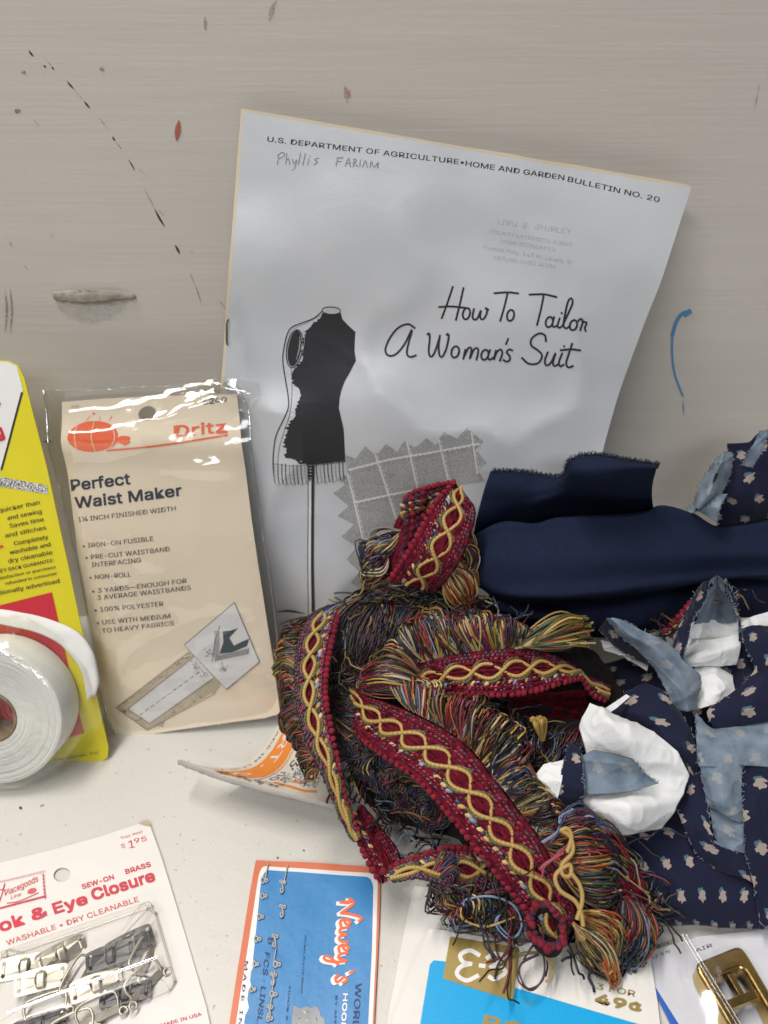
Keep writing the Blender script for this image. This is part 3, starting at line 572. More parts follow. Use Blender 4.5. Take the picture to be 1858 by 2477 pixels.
p.text('Hook', (-150, 984), (140, 890), 88, redh, .028); p.text('&', (186, 870), (270, 842), 82, redh, .03); p.text('Eye', (308, 832), (490, 772), 82, redh, .028); p.text('Closure', (522, 755), (866, 645), 84, redh, .028)
p.text('WASHABLE \u2022 DRY CLEANABLE', (42, 1010), (775, 762), 40, redp); p.text('MADE IN USA', (900, 1462), (1125, 1398), 26, redh, .015)
p.text('Placegoods', (30, 735), (218, 648), 46, redp, .003, shear=.35); p.text('Line', (62, 752), (120, 732), 28, redp, shear=.3); p.stroke([(40, 775), (110, 762), (215, 715)], 5, redp); p.stroke([(-10, 790), (20, 700), (28, 660), (14, 700), (-20, 690)], 5, redh); p.poly(ellipse(178, 705, 26, 14, -20), redp)
for i in range(20):
    x = -10+i*13.5; p.stroke([(x, 806-x*.27), (x+8, 800-x*.27)], 8, redh, False); p.stroke([(x-6, 662-x*.24), (x, 650-x*.24), (x+7, 660-x*.24)], 2.5, redp, False)
for i in range(7): p.stroke([(240+i*1.5, 615+i*20), (244+i*1.5, 626+i*20)], 8, redh, False)
p.poly([(770, 330), (818, 314), (832, 324), (838, 348)], cornr)
p.build('printed_lettering', hcd)
# the blister
win = k3([(12, 1085), (830, 800), (868, 830), (978, 1215), (950, 1260), (520, 1420), (60, 1560), (-60, 1560)])
wq = fillet([HP.to2(*q) for q in win], .004, 6); wc = np.mean(np.array(wq), axis=0)
blf = film('blister_film', .0, .22, (.985, .98, .97), 50, .12)
wq = [tuple(q) for q in cr(wq+[wq[0]], 160)[:-1]]
loops = []
for sc, hgt in ((1.0, .0004), (.985, .0035), (.965, .0062), (.93, .0074), (.7, .0078), (.4, .0078), (.02, .0078)):
    loops.append([HP.at(*(wc+(np.array(q)-wc)*sc), off=hgt) for q in wq+[wq[0]]])
grid_mesh('blister', np.array(loops), [blf], hc)
rimb = film('blister_rim', .07, .25, (.82, .81, .78), 60, .1)
for sc, hh in ((1.0, .0006),):
    q = np.array([HP.at(*(wc+(np.array(q_)-wc)*sc), off=hh) for q_ in wq+[wq[0]]]); cc = q.mean(0); o_ = (q-cc)/np.linalg.norm(q-cc, axis=1, keepdims=True)*.0006; grid_mesh('blister_edge', np.array([q-o_, q+np.array([0, 0, .0005]), q+o_]), [rimb], hc)
glare = film('blister_glare', .45, .12, (.9, .9, .9), 30, .1)
q = cr([HP.at(*HP.to2(*k3([pt])[0]), off=.0079) for pt in ((70, 1440), (300, 1352), (560, 1255), (895, 1128))], 30)
G = np.array([q+np.array([0, .0007, -.0004]), q+np.array([0, 0, .0006]), q+np.array([0, -.0007, -.0004])]); grid_mesh('blister_glare_ridge', G, [glare], hc)  # extra-glossy strip added along the bend to show a white reflection
# individual clasps
silver = metal('nickel', (.62, .58, .50), .5); blackm = paper('black_enamel', (.03, .03, .035), .35, .5, .1, .1); dull = metal('dull_nickel', (.55, .52, .45), .42)
def solid(name, outline, holes, thick, m, T, par):
    bm = bmesh.new(); es = []
    for lp in [outline]+holes:
        vs = [bm.verts.new((a, b, 0)) for a, b in lp]; es += [bm.edges.new((vs[i-1], vs[i])) for i in range(len(vs))]
    bmesh.ops.triangle_fill(bm, use_beauty=True, edges=es)
    ex_ = bmesh.ops.extrude_face_region(bm, geom=bm.faces[:])
    for g in ex_['geom']:
        if isinstance(g, bmesh.types.BMVert): g.co.z += thick
    for v in bm.verts:
        v.co.z += .0009*math.exp(-(v.co.y/.0016)**2)-.05*abs(v.co.x)**1.5
        v.co = T @ v.co
    bmesh.ops.recalc_face_normals(bm, faces=bm.faces[:]); me = bpy.data.meshes.new(name); bm.to_mesh(me); bm.free(); me.materials.append(m); return link(name, me, par)
from mathutils import Matrix
def place(x, y, z, rot, tilt=0, roll_=0):
    c = PZ(*k7([(x, y)])[0], z); return Matrix.Translation(c) @ Matrix.Rotation(rot, 4, 'Z') @ Matrix.Rotation(tilt, 4, 'X') @ Matrix.Rotation(roll_, 4, 'Y')
def pts2(c): return np.array([tuple(v) for v in c])
def clasp(x, y, z, deg, m, label, tilt=0, roll_=0, bar=False, sc=1.0):
    T = place(x, y, z, math.radians(deg), math.radians(tilt), math.radians(roll_)) @ Matrix.Scale(sc*.86, 4)
    t = empty('hook_clasp' if not bar else 'eye_bar_clasp', tuple(T.translation), label, 'hook' if not bar else 'clasp bar', 'hook and eye clasps sealed in the blister')
    holes = [ellipse(sx*.0088, sy*.0024, .0009, .0009, 0, 10)[::-1] for sx in (-1, 1) for sy in (-1, 1)]
    if not bar:
        solid('plate', fillet([(-.0108, -.0044), (.0108, -.0044), (.0108, .0044), (.004, .0050), (-.004, .0050), (-.0108, .0044)], .0018, 4), holes+[ellipse(0, .0005, .0027, .0034, 0, 14)[::-1]], .0005, m, T, t)
        pr = [(.0030, -.0002), (.0032, .0014), (.0018, .0026), (-.0008, .0026), (-.0034, .0018)]; G = np.array([[T @ Vector((xx, yy, zz)) for yy, zz in cr(pr, 14)] for xx in np.linspace(-.0018, .0018, 5)])
        o = grid_mesh('tongue', G, [m], t, .0004)
    else:
        solid('plate', fillet([(-.0095, -.0040), (.0095, -.0040), (.0095, -.001), (-.0095, -.001)], .0013, 4), [h for h in holes if h[0][1] < 0 and False], .0005, m, T, t)
        tb_ = Tubes(); tb_.add([T @ Vector(q) for q in cr([(-.008, -.002, .0006), (-.0085, .002, .0016), (-.006, .0046, .002), (.006, .0046, .002), (.0085, .002, .0016), (.008, -.002, .0006)], 26)], .00055, (1, 1, 1), 6)
        o = tb_.build('bar', m, t)
        for sx in (-1, 1):
            tb_ = Tubes(); tb_.add([T @ Vector((sx*.0095+.0016*math.cos(a), -.0045+.0016*math.sin(a), .0006)) for a in np.linspace(0, 6.3, 16)], .00045, (1, 1, 1), 5); tb_.build('ring', m, t)
clasp(295, 655, .0052, 16, silver, 'bright nickel hook plate lying uppermost on the left of the blister', 14, 4)
clasp(795, 480, .0058, 19, blackm, 'black hook plate uppermost in the middle of the blister', 10, -4)
clasp(930, 395, .0040, 27, blackm, 'black hook plate half under the uppermost black one, near the top right of the blister', 20, -8)
clasp(690, 690, .0035, 24, silver, 'cream nickel hook plate showing below the uppermost black hook', 6, 6)
clasp(900, 745, .0034, 12, blackm, 'black hook plate under the ridge on the right of the blister', 5, 0)
clasp(180, 560, .0028, 10, dull, 'dull nickel hook plate behind the bright one, in the top left corner of the blister', 22, 3)
clasp(440, 470, .0032, 32, dull, 'dull nickel hook plate tilted between the bright hook and the black hook', 25, 10)
clasp(330, 860, .0034, 20, dull, 'nickel eye bar just below the bright hook plate', 0, 0, True)
clasp(280, 985, .0040, 18, blackm, 'black hook plate at the bottom left of the blister, below the ridge', 0, 0)
clasp(700, 880, .0042, 30, dull, 'nickel eye bar under the ridge in the middle of the blister', 12, 8, True)
clasp(1020, 490, .0036, 70, silver, 'nickel eye bar standing along the right wall of the blister', 30, 20, True)
clasp(1030, 660, .0036, 52, silver, 'nickel eye bar in the lower right corner of the blister', 20, 10, True)
clasp(520, 1000, .0040, 25, silver, 'nickel eye bar at the bottom of the blister, right of a black hook', 8, 0, True)
clasp(560, 640, .0028, 75, dull, 'nickel eye bar turned upright between the bright hook and the cream hook', 18, 0, True)

# ================================================================== blue and orange hook card
K4 = (400, 1700, 600/1659); k4 = kk(*K4)
NP = Plane((0, 0, .0016), (1, 0, 0), (0, 1, 0), lambda a, b: .0009*mnoise.noise(Vector((a*26, b*26, 6)))+.0004*abs(mnoise.noise(Vector((a*45, b*35, 1)))))
nc = empty('blue_hook_card', tuple(PZ(760, 2300, 0)), 'blue card with orange border and small wire hooks sewn on, lying flat', 'sewing card')
orc = NT('orange_border_card'); v = orc.tex(); orc.set(col=orc.mix(orc.noise(v, 60, 4), (.56, .13, .06), (.66, .20, .10)), rough=.5); orc.bump(orc.noise(v, 150, 3), .2, .001)
blc = NT('blue_print'); v = blc.tex(); blc.set(col=blc.mix(blc.noise(v, 34, 5, .65), (.02, .17, .44), (.05, .26, .56)), rough=.42, spec=.5); blc.bump(blc.noise(v, 160, 4), .25, .001)
ncd = card('printed_card', NP, k4([(605, 1052), (1000, 1068), (1400, 1098), (1440, 1150), (1430, 1500), (1410, 1900), (1385, 2400), (365, 2400), (430, 2148), (500, 1690), (565, 1270)]), .0006, [orc.m], nc, cell=.003, r=.0006)
p = Print(NP, K4, base=.00012, cell=.003)
p.poly([(650, 1092), (1395, 1140), (1422, 1200), (1408, 1700), (1375, 2400), (430, 2400), (475, 2148), (545, 1690), (625, 1150)], whc, 40)
p.poly([(668, 1118), (1365, 1165), (1392, 1220), (1382, 1650), (1345, 2400), (480, 2400), (530, 2140), (590, 1700), (640, 1200)], blc.m, 40)
p.poly([(548, 1695), (580, 1690), (600, 1760), (560, 1830), (575, 1900), (545, 1960), (560, 2050), (530, 2110), (520, 2400), (425, 2400), (478, 2148), (512, 1900)], whc)
p.build('printed_panels', ncd)
navy2 = ink('print_card_navy', (.02, .035, .10)); ora2 = ink('print_card_orange', (.66, .13, .05))
p = Print(NP, K4, base=.0004, cell=.003)
scr = [[(0, 60), (14, 80), (26, 50), (22, 0)], [(22, 0), (24, 95), (95, 10)], [(95, 10), (100, 60), (118, 132)], [(118, 132), (135, 150), (150, 132)], [(132, 30), (165, 45), (172, 66), (152, 72), (136, 40), (150, 8), (182, 14)], [(190, 66), (200, 15), (225, 10), (240, 56), (252, 12), (280, 14), (292, 66)], [(305, 28), (338, 45), (344, 66), (324, 72), (310, 40), (322, 8), (356, 14)], [(362, 68), (372, 20), (398, 12), (418, 66)], [(418, 66), (424, 0), (414, -70), (394, -88), (384, -60), (440, 10)], [(486, 118), (500, 90)], [(566, 50), (548, 74), (526, 58), (546, 34), (560, 10), (534, -2), (512, 16)]]
for dx, dy, m, wd in ((-20, 8, whc, 26), (0, 0, ora2, 19)):
    for st in scr: p.stroke([(1172-.06*s_+t_+dx, 1312+s_+dy) for s_, t_ in st], wd, m)
p.text('WORLD FAMOUS', (1272, 1878), (1215, 2720), 58, navy2, .002); p.text('HOOKS & EYES', (1192, 1950), (1150, 2560), 40, whc, .03); p.text('BY APPOINTMENT', (1138, 1962), (1110, 2480), 20, navy2)
p.text('MADE IN ENGLAND', (535, 1738), (432, 2700), 30, navy2, .0, sp=1.25); p.text('HOOK & EYE', (826, 1905), (795, 2260), 18, navy2); p.text('NICKEL PLATED BRASS', (932, 1560), (905, 1950), 16, navy2)
p.text('8', (688, 1575), (684, 1622), 52, navy2); p.text('FCS \u00b7 LINSL.', (668, 1675), (612, 2160), 46, navy2, shear=.1)
p.build('printed_lettering', ncd)
p = Print(NP, K4, base=.0004, cell=.003); cg = paper('crest_grey', (.42, .44, .46), .5, .4, .25)
p.poly([(858, 2030), (885, 2040), (900, 2050), (925, 2040), (945, 2035), (975, 2045), (1005, 2030), (1030, 2060), (1040, 2100), (1060, 2110), (1068, 2148), (1060, 2400), (880, 2400), (840, 2200), (850, 2100)], cg)
for i in range(26): x, y = random.uniform(870, 1040), random.uniform(2060, 2390); p.stroke([(x, y), (x+random.uniform(-16, 16), y+random.uniform(4, 22))], 4, random.choice((whc, navy2, gry)))
p.build('crest', ncd)
wire = threads('hook_wire', .25, 0); 
def wire_hook(x, y, big, kind):
    tb_ = Tubes(); c = (.42, .43, .45)
    def w_(pts, o=.0007): return cr([NP.at(*NP.to2(*k4([(x+a, y+b)])[0]), off=o) for a, b in pts], 22)
    if kind == 'eye': tb_.add(w_([(8*math.cos(a)*big, 14*math.sin(a)*big) for a in np.linspace(0, 6.3, 9)]), .0004, c, 5); tb_.add(w_([(16*big+7*math.cos(a)*big, 7*math.sin(a)*big) for a in np.linspace(0, 6.3, 9)]), .0004, c, 5)
    else: tb_.add(w_([(-10, -30), (0, -10), (4, 30), (-6, 44), (-14, 30), (-8, 14)], .001), .00045, c, 5); tb_.add(w_([(-10+9*math.cos(a), -34+9*math.sin(a)) for a in np.linspace(0, 6.3, 9)]), .0004, c, 5); tb_.add(w_([(12+9*math.cos(a), -28+9*math.sin(a)) for a in np.linspace(0, 6.3, 9)]), .0004, c, 5)
    tb_.build('wire_hook' if kind != 'eye' else 'wire_eye', wire, nc)
for x, y, b, kd in ((655, 1195, 1.4, 'eye'), (652, 1300, 1.3, 'eye'), (785, 1235, 1, 'hook'), (630, 1440, 1.3, 'eye'), (785, 1400, 1, 'hook'), (610, 1590, 1.4, 'eye'), (735, 1600, 1, 'hook'), (600, 1760, 1.2, 'eye'), (738, 1760, 1.5, 'eye'), (725, 1860, 1, 'hook'), (715, 1960, 1.5, 'eye'), (700, 2075, 1, 'hook'), (690, 2120, 1.3, 'eye'), (580, 1930, 1.2, 'eye')): wire_hook(x, y, b, kd)
tb = Tubes()
for a, b in (((690, 1075), (668, 1200)), ((820, 1090), (790, 1230)), ((745, 1630), (725, 1770)), ((735, 1800), (718, 1930)), ((716, 1960), (700, 2100))): tb.add(cr([NP.at(*NP.to2(*k4([lerp(a, b, t)])[0]), off=.0005+.0006*math.sin(3.14*t)) for t in (0, .4, .7, 1)], 12), .00028, (.5, .48, .42), 5)
tb.build('sewing_thread', wire, nc)

# ================================================================== gold and cyan button card
K8 = (750, 1600, 850/1659); k8 = kk(*K8)
EP = Plane((0, 0, .0042), (1, 0, 0), (0, 1, 0), None)
EB = Plane((0, 0, .0012), (1, 0, 0), (0, 1, 0))
ec = empty('button_card', tuple(PZ(1200, 2420, 0)), 'folded white card with a gold emblem and cyan panel under the fringed trim', 'sewing card')
ecm = paper('white_button_card', (.74, .73, .70), .45, .45)
back_l = card('back_leaf', EB, k8([(482, 1082), (495, 1060), (700, 1080), (1200, 1100), (1500, 1180), (1580, 2050), (280, 2050), (362, 1712), (430, 1350)]), .0007, [ecm], ec)
front_l = card('front_leaf', EP, k8([(552, 1290), (562, 1263), (590, 1262), (1000, 1330), (1300, 1330), (1585, 1305), (1595, 1330), (1640, 1600), (1665, 1800), (1690, 2050), (300, 2050), (385, 1712), (470, 1480)]), .0007, [ecm], ec)
gold = NT('gold_print'); v = gold.tex(); gold.set(col=gold.mix(gold.noise(v, 50, 3), (.30, .22, .06), (.36, .27, .09)), rough=.38, spec=.6, metal=.25); cy = ink('print_cyan', (.0, .30, .62), .35)
p = Print(EP, K8, base=.0001)
p.poly([(566, 1432), (584, 1412), (640, 1418), (970, 1542), (1300, 1640), (1560, 1716), (1800, 1800), (1800, 2050), (430, 2050), (520, 1712)], cy); p.build('cyan_panel', front_l)
p = Print(EP, K8, base=.0002)
p.poly([(662, 1300), (985, 1352), (990, 1368), (960, 1590), (948, 1602), (630, 1500), (630, 1480)], gold.m, 10)
for st in ([(798, 1388), (755, 1366), (710, 1386), (722, 1420), (760, 1430)], [(752, 1430), (708, 1446), (694, 1480), (738, 1508), (792, 1486)], [(803, 1437), (822, 1440)], [(836, 1402), (870, 1382), (925, 1390)], [(924, 1392), (890, 1424), (852, 1446)], [(862, 1446), (912, 1452), (920, 1474), (872, 1502), (846, 1490)]): p.stroke(st, 20, whc)
p.build('gold_emblem', front_l)
p = Print(EP, K8, base=.0003)
p.text('3 FOR', (1350, 1548), (1532, 1584), 38, gold.m, .01); p.text('49\u00a2', (1345, 1612), (1560, 1660), 62, gold.m, .035); p.text('TM', (1005, 1615), (1050, 1628), 14, gold.m); p.text('BONNET', (812, 1735), (1420, 1885), 92, gold.m, .03)
for i in range(8): x = 720+i*48; p.stroke([(x, 1235-i*4), (x-16, 1262-i*2), (x-60, 1280)], 3, gry)
p.build('printed_lettering', front_l)
tb = Tubes()
p = Print(EB, K8, base=.0001)
for i in range(7): x = 640+i*34; p.stroke([(x+40, 1218+i*5), (x+18, 1240+i*6), (x, 1266+i*6)], 3, blk2)
p.build('printed_lines', back_l)

# ================================================================== clear packet with the gold buckle
K9 = (1250, 1950, 608/1659); k9 = kk(*K9)
GP = Plane((0, 0, .0016), (1, 0, 0), (0, 1, 0))
bp_ = empty('buckle_packet', tuple(PZ(1780, 2420, 0)), 'clear plastic packet over a white and blue card, at the lower right corner', 'packet')
gcard = card('printed_card', GP, k9([(870, 960), (1200, 860), (1800, 800), (1900, 1800), (1200, 1800), (900, 1200)]), .0006, [paper('cool_white_card', (.70, .71, .76), .5)], bp_)
p = Print(GP, K9, base=.0001); p.poly([(893, 1170), (912, 1190), (1068, 1438), (1250, 1720), (1180, 1720), (1012, 1438), (930, 1270)], ink('print_royal_blue', (.02, .10, .42)))
tg = ink('print_small_black', (.09, .09, .10)); p.text('AIR FORTH', (905, 948), (1048, 898), 34, tg); p.text('LF 5 N', (900, 1012), (1012, 968), 30, tg); p.text('AIR', (1182, 968), (1292, 928), 34, tg); p.build('printed_lettering', gcard)
bq = [[PZ(*k9([(x, y)])[0], z) for x, y, z in r] for r in (
    [(875, 890, .003), (1090, 850, .010), (1400, 800, .012), (1800, 780, .012)], [(885, 1000, .004), (1180, 1000, .012), (1480, 880, .0165), (1800, 900, .015)],
    [(905, 1170, .004), (1120, 1200, .011), (1500, 1200, .016), (1850, 1200, .015)], [(1060, 1480, .004), (1250, 1480, .011), (1600, 1500, .015), (1900, 1500, .014)], [(1200, 1760, .004), (1450, 1760, .010), (1700, 1760, .012), (2000, 1760, .012)])]
grid_mesh('clear_film', wrinkle(grid_patch(bq, 90, 90), .0008, 40, 4, .0002, 110), [film('packet_film', .015, .09, (.975, .975, .985), 40, .15)], bp_)
sm = film('packet_seam', .04, .2, (.92, .92, .95), 90, .3)
for off in (0, 26):
    q = cr([PZ(*k9([(x+off, y)])[0], .0125) for x, y in ((1095, 850), (1180, 990), (1290, 1170), (1450, 1430), (1600, 1700))], 30); G = np.array([q+np.array([-.0007, 0, 0]), q+np.array([0, 0, .0006]), q+np.array([.0007, 0, 0])]); grid_mesh('film_fold', G, [sm], bp_)
brass = metal('polished_brass', (.60, .40, .13), .16)
bu = empty('belt_buckle', tuple(PZ(1780, 2430, .003)), 'shiny gold belt buckle inside the clear packet at the lower right', 'buckle')
BPz = Plane((0, 0, .0115), (1, 0, 0), (0, 1, 0))
def bf(u, v): return k9([(1165+320*u+270*v, 1040-130*u+460*v)])[0]
def buckle(name, outline, holes, th, m, par, top=.0115, bev=.0011):
    bm = bmesh.new(); es = []
    for lp in [outline]+holes:
        vs = [bm.verts.new(tuple(PZ(*bf(*q), top))) for q in lp]; es += [bm.edges.new((vs[i-1], vs[i])) for i in range(len(vs))]
    bmesh.ops.triangle_fill(bm, use_beauty=True, edges=es)
    bmesh.ops.dissolve_limit(bm, angle_limit=.01, verts=bm.verts[:], edges=bm.edges[:])
    ex_ = bmesh.ops.extrude_face_region(bm, geom=bm.faces[:])
    for g in ex_['geom']:
        if isinstance(g, bmesh.types.BMVert): g.co.z -= th
    bmesh.ops.recalc_face_normals(bm, faces=bm.faces[:]); me = bpy.data.meshes.new(name); bm.to_mesh(me); bm.free(); me.materials.append(m); o = link(name, me, par)
    b_ = o.modifiers.new('edge', 'BEVEL'); b_.width = bev; b_.segments = 3; b_.limit_method = 'ANGLE'; b_.angle_limit = .6; return o
buckle('frame', fillet([(0, 0), (1, 0), (1.02, 1.35), (0, 1.35)], .16, 6), [fillet([(.22, .26), (.80, .26), (.80, 1.12), (.22, 1.12)], .10, 5)], .0085, brass, bu)
buckle('centre_bar', fillet([(.46, .22), (.57, .22), (.57, .62), (.46, .62)], .03, 4), [], .004, brass, bu, .0098, .0008)
buckle('cross_bar', fillet([(.18, .58), (.84, .58), (.84, .70), (.18, .70)], .03, 4), [], .004, brass, bu, .0104, .0008)

# ================================================================== curled orange label
K0 = (400, 1650, 450/1659)
class Sheet:
    """a curled sheet given by a grid of points; printed in its own u, v"""
    def __init__(s, G): s.G = G; s.N = grid_normals(G); s.N *= np.sign((s.N*(np.array(CAMP)-G)).sum(2, keepdims=True))
    def to2(s, x, y): return (x, y)
    def at(s, u, v, off=0):
        nv, nu = s.G.shape[:2]; x = min(max(u, 0), .9999)*(nu-1); y = min(max(v, 0), .9999)*(nv-1); i, j = int(y), int(x); f, g = y-i, x-j
        q = (s.G[i, j]*(1-g)+s.G[i, j+1]*g)*(1-f)+(s.G[i+1, j]*(1-g)+s.G[i+1, j+1]*g)*f; return Vector(q+s.N[i, j]*off)
def lz(x, y, z): q = (K0[0]+x*K0[2], K0[1]+y*K0[2]); return PZ(*q, z)
lg = grid_patch([[lz(*q) for q in r] for r in (
    [(1085, 240, .0015), (1250, 240, .0015), (1560, 240, .0015)], [(975, 430, .0022), (1200, 440, .0022), (1560, 460, .0022)], [(850, 610, .005), (1150, 650, .005), (1560, 700, .005)],
    [(680, 745, .010), (1050, 790, .010), (1560, 860, .010)], [(420, 765, .0165), (900, 875, .0165), (1580, 1030, .0165)], [(112, 690, .0215), (620, 868, .0215), (1580, 1110, .0215)])], 60, 50)
lb = empty('paper_label', tuple(PZ(720, 1760, 0)), 'curled cream and orange paper label under the left side of the fringed trim', 'label')
lpm = paper('cream_label', (.74, .69, .60), .5, .4); lpo = grid_mesh('curled_card', lg, [lpm], lb, 0)
torn = paper('torn_board', (.50, .47, .44), .9, .1, .2)
e0, e1 = lg[-1], lg[-1]+np.array([0, -.0006, -.0030]); jj = np.array([[0, 0, .0006*mnoise.noise(Vector((i*.5, 0, 0)))] for i in range(60)])
band_ = np.array([e0+np.array([0, -.0001, .0001]), e0+np.array([0, -.0016, -.0010])+jj, e1+jj*1.5, e1+np.array([0, .004, -.0012])]); grid_mesh('torn_edge', band_, [torn], lb)
grid_mesh('board_back', lg+np.array([0, .0003, -.0011]), [torn], lb)
SH = Sheet(lg); orl = ink('label_orange', (.72, .22, .03)); bll = ink('label_blue', (.05, .07, .22), worn=.42)
p = Print(SH, base=.0001, cell=.04)
p.poly([(.13, 0), (.36, 0), (.36, .5), (.36, .80), (.30, .93), (.2, .96), (.13, .85), (.13, .5)], orl); p.stroke([(.385, 0), (.385, .5), (.385, .85)], .012, orl, False)
p.stroke([(.50, .86), (.62, .88), (.72, .90), (.80, .88)], .03, orl); p.stroke([(.60, .80), (.70, .80)], .03, orl, False); p.build('orange_band', lpo)
p = Print(SH, base=.00018, cell=.04)
def vt(tx, u, v0, v1, cap, m, bold=0): p.text(tx, (u, v0), (u, v1), cap, m, bold)
vt('ART.', .175, .06, .62, .13, whc, .03); vt('9', .18, .76, .88, .12, whc, .02); vt('MADE IN U.S.A.', .05, .12, .86, .035, tg); vt('83', .44, .40, .60, .13, blk2, .01); vt('no', .42, .68, .83, .10, bll, .01); vt('E3', .60, .30, .42, .06, blk2)
for i in range(80): u, v = random.uniform(.48, .8), random.uniform(.62, .84); p.stroke([(u, v), (u+random.uniform(-.03, .03), v+random.uniform(-.03, .03)), (u+random.uniform(-.04, .04), v+random.uniform(-.03, .03))], .006, random.choice((bll, bll, gry)))
for i in range(26): u, v = random.uniform(.22, .62), random.gauss(.925, .015); p.stroke([(u, v), (u+random.uniform(.005, .03), v+random.uniform(-.02, .02))], .012, blk2)
p.stroke([(.2, .96), (.235, .935), (.27, .955), (.235, .975)], .012, blk2, True); p.build('printed_lettering', lpo)
# ================================================================== fringed upholstery trim
PAL = dict(gold=(.42, .27, .07), straw=(.52, .40, .19), rust=(.34, .075, .02), navy=(.018, .026, .075), sky=(.17, .24, .36), olive=(.11, .10, .025), wine=(.20, .012, .028), plum=(.05, .016, .04), green=(.02, .055, .035), dark=(.02, .013, .011), rose=(.30, .04, .06), cream=(.5, .44, .33))
def pick(ws): ks = list(ws); return np.array(PAL[random.choices(ks, [ws[k] for k in ks])[0]])*random.uniform(.4, 1.25)
MIXED = dict(gold=3.4, straw=2.6, rust=3.2, navy=3, sky=1.2, olive=2.6, wine=3, plum=3.5, green=1.2, dark=7, rose=.9, cream=1.6)
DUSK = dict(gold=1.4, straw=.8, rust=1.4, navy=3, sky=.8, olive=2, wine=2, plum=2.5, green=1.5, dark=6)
BROWN = dict(dark=6, olive=3, rust=1.6, gold=.8, plum=2)
WARM = dict(gold=5, straw=3, olive=3, rust=2, dark=1, green=1)
thm = threads('rayon_thread', .40, .0); chm = threads('chenille', 1.0, .0, 2200); crm = threads('gimp_cord', .42, .15, 3500)
wb_t = NT('wine_webbing'); v = wb_t.tex('UV', (1, 1, 1)); a_ = wb_t.noise(wb_t.tex('UV', (900, 260, 1)), 1, 3); b_ = wb_t.noise(wb_t.tex(), 1400, 2)
wb_t.set(col=wb_t.mix(wb_t.ramp(a_, [(.35, 0), (.65, 1)]), (.035, .004, .010), (.17, .009, .022)), rough=.9, spec=.1); wb_t.bump(wb_t.math('ADD', a_, b_), .8, .0008)
trim = empty('fringed_trim', tuple(PZ(1150, 2000, 0)), 'heap of wine red upholstery trim with gold looped cord and multicoloured fringe', 'trim')
def pts(k, L): return [H(k[0]+q[0]*k[2], k[1]+q[1]*k[2], q[2] if len(q) > 2 else 0.0) for q in L]
